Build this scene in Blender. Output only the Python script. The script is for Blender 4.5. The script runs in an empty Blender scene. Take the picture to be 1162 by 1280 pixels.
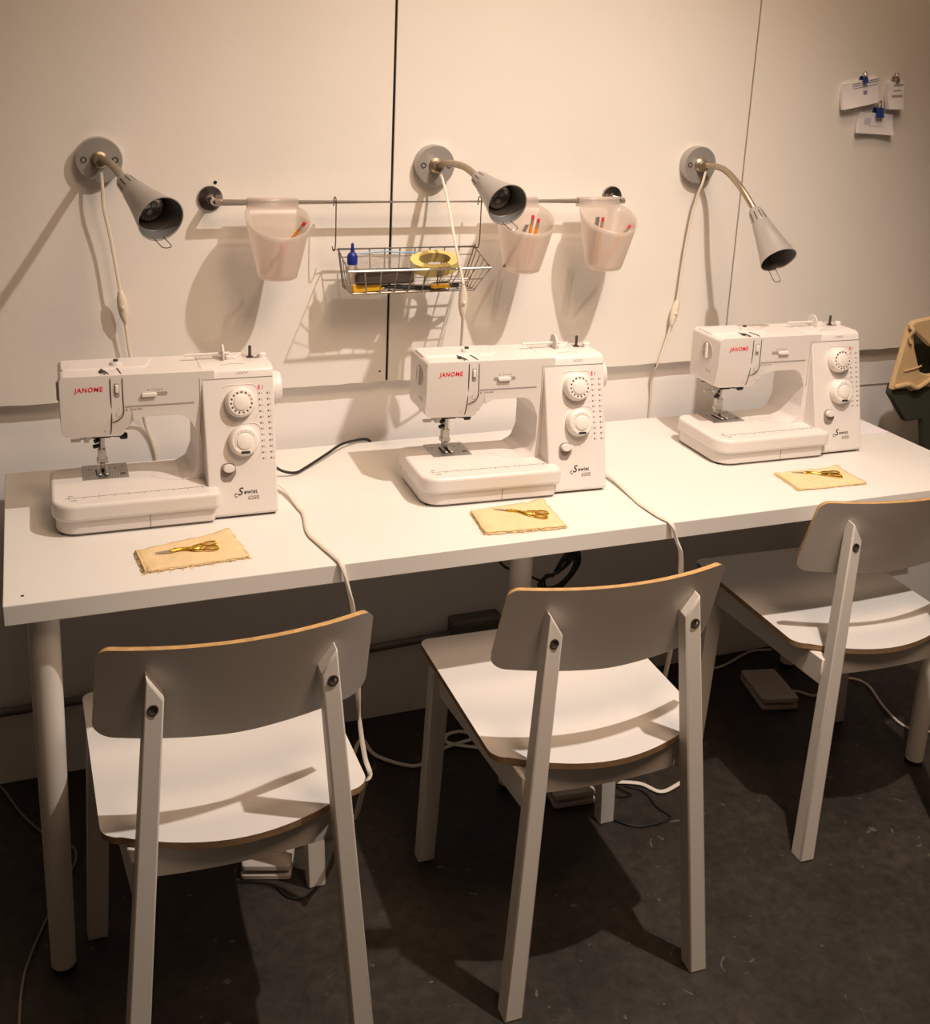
import bpy, bmesh, math, random
from mathutils import Vector, Matrix, Euler
random.seed(7)
PI = math.pi
SC = bpy.context.scene
COL = SC.collection
V = Vector

# ------------------------------------------------------------------ helpers
def smooth_mesh(me, ang=35):
    me.shade_smooth()
    try:
        me.set_sharp_from_angle(angle=math.radians(ang))
    except Exception:
        pass

def obj(name, bm, mat, parent=None, bevel=0, segs=3, ang=35, wn=False):
    bmesh.ops.recalc_face_normals(bm, faces=bm.faces[:])
    me = bpy.data.meshes.new(name)
    bm.to_mesh(me); bm.free()
    me.materials.append(mat)
    smooth_mesh(me, ang)
    o = bpy.data.objects.new(name, me)
    COL.objects.link(o)
    if parent: o.parent = parent
    if bevel:
        m = o.modifiers.new('bevel', 'BEVEL')
        m.width = bevel; m.segments = segs; m.limit_method = 'ANGLE'
        m.angle_limit = math.radians(40); m.harden_normals = False
    return o

def thing(name, label, cat, loc=(0, 0, 0), rz=0.0, group=None):
    o = bpy.data.objects.new(name, None)
    o.empty_display_size = .05
    COL.objects.link(o)
    o.location = loc; o.rotation_euler = (0, 0, rz)
    tag(o, label, cat, group)
    return o

def tag(o, label=None, cat=None, group=None, kind=None):
    if label: o['label'] = label
    if cat: o['category'] = cat
    if group: o['group'] = group
    if kind: o['kind'] = kind
    return o

def copy_tree(o, parent=None):
    c = o.copy(); COL.objects.link(c)
    if parent: c.parent = parent
    for ch in list(o.children):
        copy_tree(ch, c)
    return c

def box(bm, x0, x1, y0, y1, z0, z1, M=None):
    vs = [bm.verts.new((x, y, z)) for x in (x0, x1) for y in (y0, y1) for z in (z0, z1)]
    if M is not None:
        for v in vs: v.co = M @ v.co
    q = [(0, 1, 3, 2), (4, 6, 7, 5), (0, 4, 5, 1), (2, 3, 7, 6), (0, 2, 6, 4), (1, 5, 7, 3)]
    for a in q: bm.faces.new([vs[i] for i in a])
    return vs

def frame(d):
    d = V(d).normalized()
    a = V((0, 0, 1)) if abs(d.z) < .9 else V((1, 0, 0))
    x = d.cross(a).normalized(); y = x.cross(d).normalized()
    return x, y

def ring(bm, c, x, y, r, n):
    return [bm.verts.new(V(c) + x * (r * math.cos(2 * PI * i / n)) + y * (r * math.sin(2 * PI * i / n))) for i in range(n)]

def bridge(bm, a, b):
    n = len(a)
    for i in range(n):
        bm.faces.new((a[i], a[(i + 1) % n], b[(i + 1) % n], b[i]))

def cyl(bm, p0, p1, r0, r1=None, n=24, cap=True):
    r1 = r0 if r1 is None else r1
    x, y = frame(V(p1) - V(p0))
    a = ring(bm, p0, x, y, r0, n); b = ring(bm, p1, x, y, r1, n)
    bridge(bm, a, b)
    if cap: bm.faces.new(a[::-1]); bm.faces.new(b)

def catmull(pts, k=6):
    P = [V(p) for p in pts]
    if len(P) < 3: return P
    out = []
    for i in range(len(P) - 1):
        p0 = P[max(i - 1, 0)]; p1 = P[i]; p2 = P[i + 1]; p3 = P[min(i + 2, len(P) - 1)]
        for j in range(k):
            t = j / k
            out.append(.5 * ((2 * p1) + (p2 - p0) * t + (2 * p0 - 5 * p1 + 4 * p2 - p3) * t * t + (3 * p1 - p0 - 3 * p2 + p3) * t ** 3))
    out.append(P[-1])
    return out

def tube(bm, pts, r, n=8, k=6, closed=False, flat=None, up=None):
    P = catmull(pts, k) if k > 1 else [V(p) for p in pts]
    prev = None; rings = []
    N = len(P)
    for i, p in enumerate(P):
        if closed: d = P[(i + 1) % N] - P[i - 1]
        else: d = P[min(i + 1, N - 1)] - P[max(i - 1, 0)]
        if d.length < 1e-9: d = V((0, 0, 1))
        d.normalize()
        if prev is None: x, y = frame(d)
        else:
            x = prev - d * prev.dot(d)
            if x.length < 1e-6: x, _ = frame(d)
            x.normalize(); y = d.cross(x)
        if up is not None:
            y = V(up) - d * V(up).dot(d)
            if y.length < 1e-3: y = frame(d)[1]
            y.normalize(); x = y.cross(d)
        prev = x
        rr = r[min(int(i / max(k, 1)), len(r) - 1)] if isinstance(r, (list, tuple)) else r
        if flat: rings.append([bm.verts.new(p + x * (rr * flat * math.cos(2 * PI * j / n)) + y * (rr * math.sin(2 * PI * j / n))) for j in range(n)])
        else: rings.append(ring(bm, p, x, y, rr, n))
    for a, b in zip(rings, rings[1:]): bridge(bm, a, b)
    if closed: bridge(bm, rings[-1], rings[0])
    else:
        bm.faces.new(rings[0][::-1]); bm.faces.new(rings[-1])

def lathe(bm, prof, n=32, M=None, cap0=False, cap1=False):
    rs = []
    for r, z in prof:
        row = []
        for i in range(n):
            p = V((r * math.cos(2 * PI * i / n), r * math.sin(2 * PI * i / n), z))
            row.append(bm.verts.new(M @ p if M is not None else p))
        rs.append(row)
    for a, b in zip(rs, rs[1:]): bridge(bm, a, b)
    if cap0: bm.faces.new(rs[0][::-1])
    if cap1: bm.faces.new(rs[-1])

def prism(bm, poly, axis, a0, a1, M=None):
    def mk(p, a):
        c = {'x': (a, p[0], p[1]), 'y': (p[0], a, p[1]), 'z': (p[0], p[1], a)}[axis]
        c = V(c)
        return bm.verts.new(M @ c if M is not None else c)
    A = [mk(p, a0) for p in poly]; B = [mk(p, a1) for p in poly]
    bridge(bm, A, B); bm.faces.new(A[::-1]); bm.faces.new(B)

def rpoly(pts, k=5):
    """pts: (x,y,r) corners -> polygon with rounded corners"""
    out = []; n = len(pts)
    for i in range(n):
        p = V(pts[i][:2]); r = pts[i][2] if len(pts[i]) > 2 else 0
        if r <= 0: out.append((p.x, p.y)); continue
        a = (V(pts[i - 1][:2]) - p); b = (V(pts[(i + 1) % n][:2]) - p)
        al, bl = a.length, b.length; a.normalize(); b.normalize()
        ang = math.acos(max(-1, min(1, a.dot(b))))
        t = min(r / math.tan(ang / 2), al * .49, bl * .49); rr = t * math.tan(ang / 2)
        c = p + (a + b).normalized() * (rr / math.sin(ang / 2))
        s = p + a * t - c; e = p + b * t - c
        a0 = math.atan2(s.y, s.x); a1 = math.atan2(e.y, e.x); d = (a1 - a0 + PI) % (2 * PI) - PI
        for j in range(k + 1):
            q = a0 + d * j / k
            out.append((c.x + rr * math.cos(q), c.y + rr * math.sin(q)))
    return out

def basis(o, x, y, z):
    x, y, z, o = V(x), V(y), V(z), V(o)
    return Matrix(((x.x, y.x, z.x, o.x), (x.y, y.y, z.y, o.y), (x.z, y.z, z.z, o.z), (0, 0, 0, 1)))

def text(name, body, size, mat, parent, M, bold=0.0, shear=0.0, ext=.0002, align='CENTER', sx=1.0, gap=1.0):
    cu = bpy.data.curves.new(name, 'FONT')
    cu.body = body; cu.size = size; cu.offset = bold; cu.shear = shear; cu.extrude = ext
    cu.align_x = align; cu.align_y = 'CENTER'; cu.resolution_u = 3; cu.space_character = gap
    t = bpy.data.objects.new(name + '_tmp', cu); COL.objects.link(t)
    bpy.context.view_layer.update()
    me = bpy.data.meshes.new_from_object(t)
    bpy.data.objects.remove(t); bpy.data.curves.remove(cu)
    me.transform(M @ Matrix.Diagonal((sx, 1, 1, 1)))
    me.materials.clear(); me.materials.append(mat)
    o = bpy.data.objects.new(name, me); COL.objects.link(o)
    if parent: o.parent = parent
    return o

def join_into(bm, me_obj):
    bm.from_mesh(me_obj.data)
    bpy.data.objects.remove(me_obj)

# ------------------------------------------------------------------ materials
def mat(name, col, rough=.5, metal=0.0, spec=.5, bump=0.0, bscale=60, var=0.0, vscale=8, trans=0.0, sss=0.0, alpha=1.0, coat=0.0, ior=1.45):
    m = bpy.data.materials.new(name); m.use_nodes = True
    nt = m.node_tree; b = nt.nodes['Principled BSDF']
    b.inputs['Base Color'].default_value = (*col, 1)
    b.inputs['Roughness'].default_value = rough
    b.inputs['Metallic'].default_value = metal
    b.inputs['Specular IOR Level'].default_value = spec
    b.inputs['Transmission Weight'].default_value = trans
    b.inputs['IOR'].default_value = ior
    b.inputs['Coat Weight'].default_value = coat
    b.inputs['Alpha'].default_value = alpha
    tc = nt.nodes.new('ShaderNodeTexCoord')
    if bump:
        n = nt.nodes.new('ShaderNodeTexNoise'); n.inputs['Scale'].default_value = bscale; n.inputs['Detail'].default_value = 4
        nt.links.new(tc.outputs['Object'], n.inputs['Vector'])
        bp = nt.nodes.new('ShaderNodeBump'); bp.inputs['Strength'].default_value = bump; bp.inputs['Distance'].default_value = .002
        nt.links.new(n.outputs['Fac'], bp.inputs['Height']); nt.links.new(bp.outputs['Normal'], b.inputs['Normal'])
    if var:
        n = nt.nodes.new('ShaderNodeTexNoise'); n.inputs['Scale'].default_value = vscale; n.inputs['Detail'].default_value = 6
        nt.links.new(tc.outputs['Object'], n.inputs['Vector'])
        r = nt.nodes.new('ShaderNodeValToRGB')
        r.color_ramp.elements[0].position = .3; r.color_ramp.elements[1].position = .7
        r.color_ramp.elements[0].color = (*[c * (1 - var) for c in col], 1)
        r.color_ramp.elements[1].color = (*[min(1, c * (1 + var)) for c in col], 1)
        nt.links.new(n.outputs['Fac'], r.inputs['Fac']); nt.links.new(r.outputs['Color'], b.inputs['Base Color'])
    return m

WALLP = mat('wall_paint', (.77, .745, .71), .8, bump=.16, bscale=70, var=.025, vscale=3)
WALLL = mat('lower_wall_paint', (.88, .86, .85), .7, bump=.12, bscale=50, var=.02, vscale=4)
DARKGAP = mat('dark_joint', (.012, .010, .009), .9)
WHITETOP = mat('table_laminate', (.77, .755, .73), .38, spec=.4)
WHITEP = mat('white_leg_paint', (.74, .70, .64), .45)
CHAIRW = mat('chair_white_laminate', (.73, .71, .69), .42)
CHAIRL = mat('chair_leg_paint', (.74, .70, .65), .5, bump=.1, bscale=90)
PLY = mat('plywood_edge', (.50, .30, .12), .6, var=.2, vscale=60)
PLYSHADE = mat('shaded_plywood_edge', (.30, .19, .10), .65, var=.2, vscale=60)  # same plywood as the backrest, with the seat edge's shade in the colour
PLASTW = mat('sewing_machine_plastic', (.745, .71, .685), .32, spec=.5)
PLASTD = mat('dial_plastic', (.84, .79, .75), .35)
CREAM = mat('cord_plastic_cream', (.78, .70, .58), .45)
CORDW = mat('cord_plastic_white', (.80, .74, .66), .45)
BLACK = mat('black_plastic', (.012, .012, .013), .45)
BLACKR = mat('black_rubber', (.015, .014, .013), .8)
INK = mat('grey_print', (.10, .09, .09), .6)
INKL = mat('pale_grey_print', (.36, .33, .32), .6)
INKB = mat('dark_print', (.03, .027, .03), .5)
RED = mat('red_print', (.75, .02, .05), .5)
STEEL = mat('needle_steel', (.55, .53, .50), .3, metal=.9)
PLATE = mat('plate_steel', (.42, .40, .39), .35, metal=.85, var=.1, vscale=60)
SILVER = mat('silver_lamp_paint', (.46, .445, .43), .38, metal=.55)
SILVERIN = mat('lamp_inner_paint', (.16, .155, .15), .5, metal=.3)
NICKEL = mat('gooseneck_nickel', (.42, .35, .26), .35, metal=.8)
CHROME = mat('chrome', (.62, .58, .54), .16, metal=1.0)
CHROMED = mat('chrome_flange', (.34, .32, .30), .22, metal=1.0)
WIRE = mat('basket_wire', (.30, .28, .26), .38, metal=.8)
GLASSB = mat('bulb_glass', (.45, .44, .42), .15, metal=.6)
GOLD = mat('gold_plating', (.83, .55, .08), .25, metal=1.0)
BLUE = mat('blue_cap_plastic', (.01, .02, .22), .4)
YEL = mat('yellow_plastic', (.85, .48, .02), .4)
TAPE = mat('masking_tape_paper', (.72, .58, .20), .6)
TAPEI = mat('tape_core_card', (.60, .48, .22), .7)
GRAPH = mat('graphite_dark', (.06, .05, .045), .5)
PENC = mat('pencil_paint', (.72, .25, .02), .4)
ERAS = mat('pink_eraser', (.62, .04, .05), .6)
FERR = mat('pencil_ferrule', (.6, .55, .45), .35, metal=.8)
PINKB = mat('pink_plastic', (.80, .20, .24), .5)
GREYR = mat('grey_ruler_metal', (.25, .22, .20), .4, metal=.4)
PAPER = mat('card_paper', (.80, .79, .83), .7)
PAPERE = mat('card_paper_edge', (.42, .38, .32), .8)
CLIPB = mat('blue_clip_metal', (.02, .05, .25), .4)
CANVAS = mat('bag_canvas', (.62, .44, .24), .85, bump=.5, bscale=160, var=.06, vscale=20)
GREENC = mat('bag_dark_green', (.045, .050, .034), .9, bump=.5, bscale=160)
MUSLIN = mat('muslin_cloth', (.80, .62, .36), .9, bump=.8, bscale=350, var=.06, vscale=40)
MUSLINE = mat('muslin_frayed_edge', (.62, .42, .20), .9)
CONDU = mat('grey_conduit_metal', (.20, .19, .18), .45, metal=.6)
BOXM = mat('grey_box_metal', (.16, .15, .14), .5, metal=.4)
PEDAL = mat('pedal_plastic', (.62, .54, .48), .5)

# translucent frosted plastic for the cups
def frosted():
    m = bpy.data.materials.new('frosted_plastic'); m.use_nodes = True
    nt = m.node_tree; nt.nodes.clear()
    out = nt.nodes.new('ShaderNodeOutputMaterial')
    tr = nt.nodes.new('ShaderNodeBsdfTransparent'); tr.inputs['Color'].default_value = (.90, .86, .82, 1)
    tl = nt.nodes.new('ShaderNodeBsdfTranslucent'); tl.inputs['Color'].default_value = (.95, .90, .87, 1)
    df = nt.nodes.new('ShaderNodeBsdfDiffuse'); df.inputs['Color'].default_value = (.93, .87, .84, 1)
    gl = nt.nodes.new('ShaderNodeBsdfGlossy'); gl.inputs['Roughness'].default_value = .35
    a = nt.nodes.new('ShaderNodeMixShader'); a.inputs[0].default_value = .45
    nt.links.new(tl.outputs[0], a.inputs[1]); nt.links.new(df.outputs[0], a.inputs[2])
    b = nt.nodes.new('ShaderNodeMixShader'); b.inputs[0].default_value = .50
    nt.links.new(tr.outputs[0], b.inputs[1]); nt.links.new(a.outputs[0], b.inputs[2])
    c = nt.nodes.new('ShaderNodeMixShader'); c.inputs[0].default_value = .05
    nt.links.new(b.outputs[0], c.inputs[1]); nt.links.new(gl.outputs[0], c.inputs[2])
    nt.links.new(c.outputs[0], out.inputs[0])
    return m
FROST = frosted()
def clearp():
    m = bpy.data.materials.new('clear_bag_plastic'); m.use_nodes = True
    nt = m.node_tree; nt.nodes.clear()
    out = nt.nodes.new('ShaderNodeOutputMaterial')
    tr = nt.nodes.new('ShaderNodeBsdfTransparent'); tr.inputs['Color'].default_value = (.9, .88, .85, 1)
    gl = nt.nodes.new('ShaderNodeBsdfGlossy'); gl.inputs['Roughness'].default_value = .2
    df = nt.nodes.new('ShaderNodeBsdfDiffuse'); df.inputs['Color'].default_value = (.45, .41, .38, 1)
    a = nt.nodes.new('ShaderNodeMixShader'); a.inputs[0].default_value = .35
    nt.links.new(df.outputs[0], a.inputs[1]); nt.links.new(gl.outputs[0], a.inputs[2])
    b = nt.nodes.new('ShaderNodeMixShader'); b.inputs[0].default_value = .45
    nt.links.new(tr.outputs[0], b.inputs[1]); nt.links.new(a.outputs[0], b.inputs[2])
    nt.links.new(b.outputs[0], out.inputs[0])
    return m
CLEARB = clearp()

# worn dark concrete floor
def floor_mat():
    m = bpy.data.materials.new('worn_dark_concrete'); m.use_nodes = True
    nt = m.node_tree; b = nt.nodes['Principled BSDF']; L = nt.links.new
    tc = nt.nodes.new('ShaderNodeTexCoord')
    n1 = nt.nodes.new('ShaderNodeTexNoise'); n1.inputs['Scale'].default_value = 5; n1.inputs['Detail'].default_value = 8; n1.inputs['Roughness'].default_value = .65
    n2 = nt.nodes.new('ShaderNodeTexNoise'); n2.inputs['Scale'].default_value = 38; n2.inputs['Detail'].default_value = 8; n2.inputs['Roughness'].default_value = .7; n2.inputs['Distortion'].default_value = .2
    vo = nt.nodes.new('ShaderNodeTexNoise'); vo.inputs['Scale'].default_value = 14; vo.inputs['Detail'].default_value = 3; vo.inputs['Distortion'].default_value = 3
    for n in (n1, n2, vo): L(tc.outputs['Object'], n.inputs['Vector'])
    r1 = nt.nodes.new('ShaderNodeValToRGB'); e = r1.color_ramp.elements
    e[0].position = .3; e[0].color = (.017, .0135, .011, 1); e[1].position = .72; e[1].color = (.045, .036, .029, 1)
    L(n1.outputs['Fac'], r1.inputs['Fac'])
    r2 = nt.nodes.new('ShaderNodeValToRGB'); e = r2.color_ramp.elements
    e[0].position = .35; e[0].color = (.55, .55, .55, 1); e[1].position = .75; e[1].color = (1.6, 1.55, 1.5, 1)
    L(n2.outputs['Fac'], r2.inputs['Fac'])
    mx = nt.nodes.new('ShaderNodeMix'); mx.data_type = 'RGBA'; mx.blend_type = 'MULTIPLY'; mx.inputs[0].default_value = 1
    L(r1.outputs['Color'], mx.inputs[6]); L(r2.outputs['Color'], mx.inputs[7])
    r3 = nt.nodes.new('ShaderNodeValToRGB'); e = r3.color_ramp.elements
    e[0].position = .70; e[0].color = (0, 0, 0, 1); e[1].position = .73; e[1].color = (1, 1, 1, 1)
    L(vo.outputs['Fac'], r3.inputs['Fac'])
    mx2 = nt.nodes.new('ShaderNodeMix'); mx2.data_type = 'RGBA'
    L(r3.outputs['Color'], mx2.inputs[0]); L(mx.outputs[2], mx2.inputs[6]); mx2.inputs[7].default_value = (.11, .10, .08, 1)
    L(mx2.outputs[2], b.inputs['Base Color'])
    b.inputs['Roughness'].default_value = .55
    bp = nt.nodes.new('ShaderNodeBump'); bp.inputs['Strength'].default_value = .25; bp.inputs['Distance'].default_value = .003
    L(n2.outputs['Fac'], bp.inputs['Height']); L(bp.outputs['Normal'], b.inputs['Normal'])
    return m
FLOORM = floor_mat()

# ------------------------------------------------------------------ setting
def struct(name, bm, m, **k):
    o = obj(name, bm, m, **k); tag(o, kind='structure'); return o

YW = .045      # lower wall face
YP = .015     # face of the white boards above
bm = bmesh.new(); box(bm, -2.2, 4.4, -4.0, .30, -.10, 0); struct('floor', bm, FLOORM)
bm = bmesh.new(); box(bm, -2.2, 4.4, YW, .26, 0, 2.9); struct('wall_back', bm, WALLL)
# boards: three thick white panels with open joints, their ragged lower edge at 0.868
def board(n, x0, x1, zb):
    bm = bmesh.new()
    k = max(2, int((x1 - x0) / .02)); rnd = random.Random(n)
    poly = [(x0, 2.9)] + [(x0 + (x1 - x0) * i / k, zb + rnd.uniform(-.0012, .0012)) for i in range(k + 1)] + [(x1, 2.9)]
    prism(bm, poly, 'y', YP, YW - .001)
    return struct('trim_%d' % n, bm, WALLP)
board(1, -2.2, .7895, .868); board(2, .7955, 1.6725, .868); board(3, 1.6768, 4.4, .868)
bm = bmesh.new()
box(bm, .7896, .7954, YP + .006, YW - .002, .869, 2.9); box(bm, 1.6726, 1.6767, YP + .006, YW - .002, .869, 2.9)
struct('trim_4', bm, DARKGAP)  # black strips set in the joints paint in their shade
# thin groove low on the right hand side of the wall
bm = bmesh.new(); box(bm, 1.90, 4.4, YW - .0015, YW + .001, .757, .7605); struct('trim_5', bm, mat('groove_shadow_paint', (.33, .29, .27), .8))

# small holes and screws in the boards
for i, (x, z, r, lab) in enumerate(((.4224, 1.3069, .0036, 'small black screw hole just above the left end of the chrome rail'),
                            (.776, .892, .0022, 'small dark nail head near the lower edge of the left white board'),
                            (1.4828, .861, .0030, 'small dark screw head at the board edge beside the right lamp cord'))):
    bm = bmesh.new(); lathe(bm, [(r * .4, YP - .0004), (r, YP - .0010), (r * .98, YP + .003)], 12, Matrix.Translation((x, 0, z)) @ Matrix(((1, 0, 0, 0), (0, 0, 1, 0), (0, -1, 0, 0), (0, 0, 0, 1))), cap0=True, cap1=True)
    o = obj('wall_screw', bm, DARKGAP); tag(o, lab, 'screw')

# ------------------------------------------------------------------ table
TZ = .734; TL = 2.0; TD = .578
tb = thing('long_table', 'long white rectangular table with round white legs against the wall', 'table', (0, 0, 0))
bm = bmesh.new(); box(bm, 0, TL, -TD, -.001, TZ - .034, TZ); obj('table_top', bm, WHITETOP, tb, bevel=.0015, segs=2)
for (x, y) in ((.056, -TD + .054), (TL - .04, -TD + .062), (TL - .056, -.055), (.056, -.055), (1.0, -.30)):
    bm = bmesh.new()
    lathe(bm, [(.030, TZ - .0345), (.030, TZ - .040), (.0245, TZ - .041), (.0242, TZ - .2), (.0205, .012)], 28, Matrix.Translation((x, y, 0)), cap0=True, cap1=True)
    lg = obj('leg', bm, WHITEP, tb)
    bm = bmesh.new(); lathe(bm, [(.0195, .0), (.0200, .002), (.0200, .012)], 24, Matrix.Translation((x, y, 0)), cap0=True, cap1=True)
    obj('foot_cap', bm, BLACKR, lg)
bm = bmesh.new(); cyl(bm, (.0284, -.5492, TZ - .001), (.0284, -.5492, TZ + .0006), .0026, n=12); obj('screw_hole', bm, DARKGAP, tb)

# ------------------------------------------------------------------ chairs
def post(bm, a, b, w, d, taper=1.0, cut=0):
    """four sided post from a to b (w across x, d across y)"""
    a, b = V(a), V(b); rows = []
    for t, s in ((0, taper), (1, 1)):
        c = a.lerp(b, t)
        rows.append([bm.verts.new(c + V((sx * w * s / 2, sy * d * s / 2, 0))) for sx, sy in ((-1, -1), (1, -1), (1, 1), (-1, 1))])
    bridge(bm, rows[0], rows[1]); bm.faces.new(rows[0][::-1]); bm.faces.new(rows[1])
    return rows

def make_chair():
    ch = thing('dining_chair', 'x', 'chair')
    # front legs
    for s in (-1, 1):
        bm = bmesh.new(); post(bm, (s * .203, .203, 0), (s * .186, .205, .428), .038, .030, .92)
        obj('leg', bm, CHAIRL, ch, bevel=.003, segs=2)
    # rear legs: rise to carry the backrest, tip cut to a point
    for s in (-1, 1):
        bm = bmesh.new()
        rows = post(bm, (s * .180, -.205, 0), (s * .128, -.150, .690), .031, .030, 1.12)
        o = obj('leg', bm, CHAIRL, ch, bevel=.003, segs=2)
        me = o.data
        # pointed tip: inner slope
        bm = bmesh.new(); bm.from_mesh(me)
        top = sorted(bm.verts, key=lambda v: -v.co.z)[:4]
        for v in top:
            inner = (v.co.x * s) < .128
            v.co.z = .686 if inner else .724
            v.co.x += (.000 if inner else -s * .0075)
            if v.co.y > -.150: v.co.z += .004
        bm.to_mesh(me); bm.free(); smooth_mesh(me)
        t = .676 / .690; cx = s * (.180 + (.128 - .180) * t) ; cy = -.205 + .055 * t - .0170
        bm = bmesh.new()
        M = basis((cx, cy, .676), (1, 0, 0), (0, .08, 1), (0, -1, .08))
        lathe(bm, [(.0080, -.003), (.0080, .0014), (.0062, .0016), (.0058, .0002), (.0035, -.0002), (.0002, -.0002)], 18, M)
        obj('bolt', bm, GRAPH, o)
    # seat : bent plywood with bowed rear edge
    def edge_y(x): return -.132 - .044 * (1 - (x / .2) ** 2)
    outl = []
    r = .022
    pts = []
    # front-left round -> front-right -> rear-right -> bow -> rear-left
    fr = rpoly([(-.207, .279, .020), (.207, .279, .020), (.203, -.125, .028), (-.203, -.125, .028)], 6)
    for (x, y) in fr[:14 + 7]: pts.append((x, y))
    rear = []
    for i in range(1, 16):
        x = .203 - .028 - (.406 - .056) * i / 16
        rear.append((x, -.125 - .046 * math.sin(PI * i / 16) ** .9))
    pts = fr[:21] + rear + fr[21:]
    bm = bmesh.new()
    def sz(x, y):   # slight scoop
        return .450 - .010 * max(0, 1 - (x / .2) ** 2) * max(0, min(1, (.20 - y) / .35))
    # grid fill via triangulated fan of inset rings keeps the scoop smooth
    rings = []
    for f in (1.0, .96, .85, .7, .5, .25):
        rings.append([(x * f, .07 + (y - .07) * f) for x, y in pts])
    def layer(dz):
        rr = [[bm.verts.new((x, y, sz(x, y) + dz)) for x, y in R_] for R_ in rings]
        for a, b in zip(rr, rr[1:]): bridge(bm, a, b)
        bm.faces.new(rr[-1]); return rr[0]
    a = layer(0); 
    bm2 = bm
    seat = obj('seat', bm, CHAIRW, ch, ang=50)
    bm = bmesh.new()
    top = [bm.verts.new((x, y, sz(x, y) - .0004)) for x, y in pts]; bot = [bm.verts.new((x * .998, y, sz(x, y) - .0115)) for x, y in pts]
    bridge(bm, top, bot)
    rr = [bot]
    for f in (.9, .6, .3):
        rr.append([bm.verts.new((x * f, .07 + (y - .07) * f, sz(x * f, .07 + (y - .07) * f) - .0115)) for x, y in pts])
    for A, B in zip(rr, rr[1:]): bridge(bm, A, B)
    bm.faces.new(rr[-1])
    obj('seat_edge', bm, PLYSHADE, seat, ang=50)['label'] = 'bare plywood edge of the seat'
    # aprons under the seat
    bm = bmesh.new(); box(bm, -.17, .17, .185, .207, .375, .432); obj('front_rail', bm, CHAIRL, ch, bevel=.002, segs=1)
    bm = bmesh.new()
    k = 10
    A = []; 
    for i in range(k + 1):
        x = -.150 + .30 * i / k; y = -.128 - .012 * (1 - (x / .15) ** 2)
        A.append(((x, y), (x, y + .020)))
    prev = None
    for (p, q) in A:
        cur = [bm.verts.new((p[0], p[1], .372)), bm.verts.new((q[0], q[1], .372)), bm.verts.new((q[0], q[1], .430)), bm.verts.new((p[0], p[1], .430))]
        if prev: bridge(bm, prev, cur)
        else: bm.faces.new(cur[::-1])
        prev = cur
    bm.faces.new(prev)
    obj('rear_rail', bm, CHAIRL, ch)
    for s in (-1, 1):
        bm = bmesh.new()
        a0 = V((s * .156, -.165, 0)); a1 = V((s * .182, .200, 0)); n = V((s, 0, 0)) * .010
        q = [a0 - n, a0 + n, a1 + n, a1 - n]
        lo = [bm.verts.new((p.x, p.y, .375)) for p in q]; hi = [bm.verts.new((p.x, p.y, .432)) for p in q]
        bridge(bm, lo, hi); bm.faces.new(lo[::-1]); bm.faces.new(hi)
        obj('side_rail', bm, CHAIRL, ch, bevel=.002, segs=1)
    # backrest: curved tilted plywood board with rounded corners
    W2 = .197; Z0 = .598; Z1 = .764
    outline = rpoly([(-W2 - .007, Z0, .030), (0, Z0 - .012, .5), (W2 + .001, Z0, .034), (W2 - .002, Z1, .018), (-W2 + .002, Z1, .018)], 8)
    # resample straight runs
    dense = []
    for i, p in enumerate(outline):
        q = outline[(i + 1) % len(outline)]; d = math.dist(p, q); m = max(1, int(d / .02))
        for j in range(m): dense.append((p[0] + (q[0] - p[0]) * j / m, p[1] + (q[1] - p[1]) * j / m))
    zc = (Z0 + Z1) / 2
    def by(x, z):
        t = (z - Z0) / (Z1 - Z0)
        return -.078 - .048 * t - .038 * (1 - min(1, (x / W2) ** 2))
    def face(off):
        bm = bmesh.new(); rr = []; wx = 1.022 if off < 0 else 1.0
        for f in (1, .94, .8, .6, .35, .15):
            rr.append([bm.verts.new((x * f * wx, by(x * f, zc + (z - zc) * f) + off, zc + (z - zc) * f)) for x, z in dense])
        for A, B in zip(rr, rr[1:]): bridge(bm, A, B)
        bm.faces.new(rr[-1]); return bm
    th = .0105
    bm = face(-th); back = obj('backrest', bm, CHAIRW, ch, ang=60)
    bm = face(0); o = obj('front_veneer', bm, CHAIRW, back, ang=60)
    bm = bmesh.new()
    A = [bm.verts.new((x * .9985, by(x, z) - .0003, z - (.0004 if z > zc else -.0004))) for x, z in dense]
    B = [bm.verts.new((x * 1.020, by(x, z) - th + .0003, z - (.0004 if z > zc else -.0004))) for x, z in dense]
    bridge(bm, A, B); obj('plywood_edge', bm, PLY, back, ang=60)['label'] = 'bare plywood edge of the backrest'
    return ch

chair = make_chair()
spots = [(.320, -.664, math.radians(0.3), 'white chair with plywood edged back, nearest the left end of the table'),
         (.945, -.667, math.radians(-1.6), 'white chair in the middle, facing the middle sewing machine'),
         (1.684, -.505, math.radians(-2.6), 'white chair at the right, cut off by the picture edge, pushed furthest under the table')]
for i, (x, y, a, lab) in enumerate(spots):
    c = chair if i == 0 else copy_tree(chair)
    c.location = (x, y, 0); c.rotation_euler = (0, 0, a); c['label'] = lab
    c['group'] = 'white chairs along the table'

# ------------------------------------------------------------------ sewing machines
LEAN = .24
def panel(x, z, off=0.0):      # frame on the leaning front of the tower
    n = V((0, -1, LEAN)).normalized(); up = V((0, LEAN, 1)).normalized()
    p = V((x, LEAN * z, z)) + n * off
    return basis(p, (1, 0, 0), up, n)
def front(x, z, y=.06, off=0.0):  # frame on the upright front of the arm
    return basis((x, y - off, z), (1, 0, 0), (0, 0, 1), (0, -1, 0))

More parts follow.
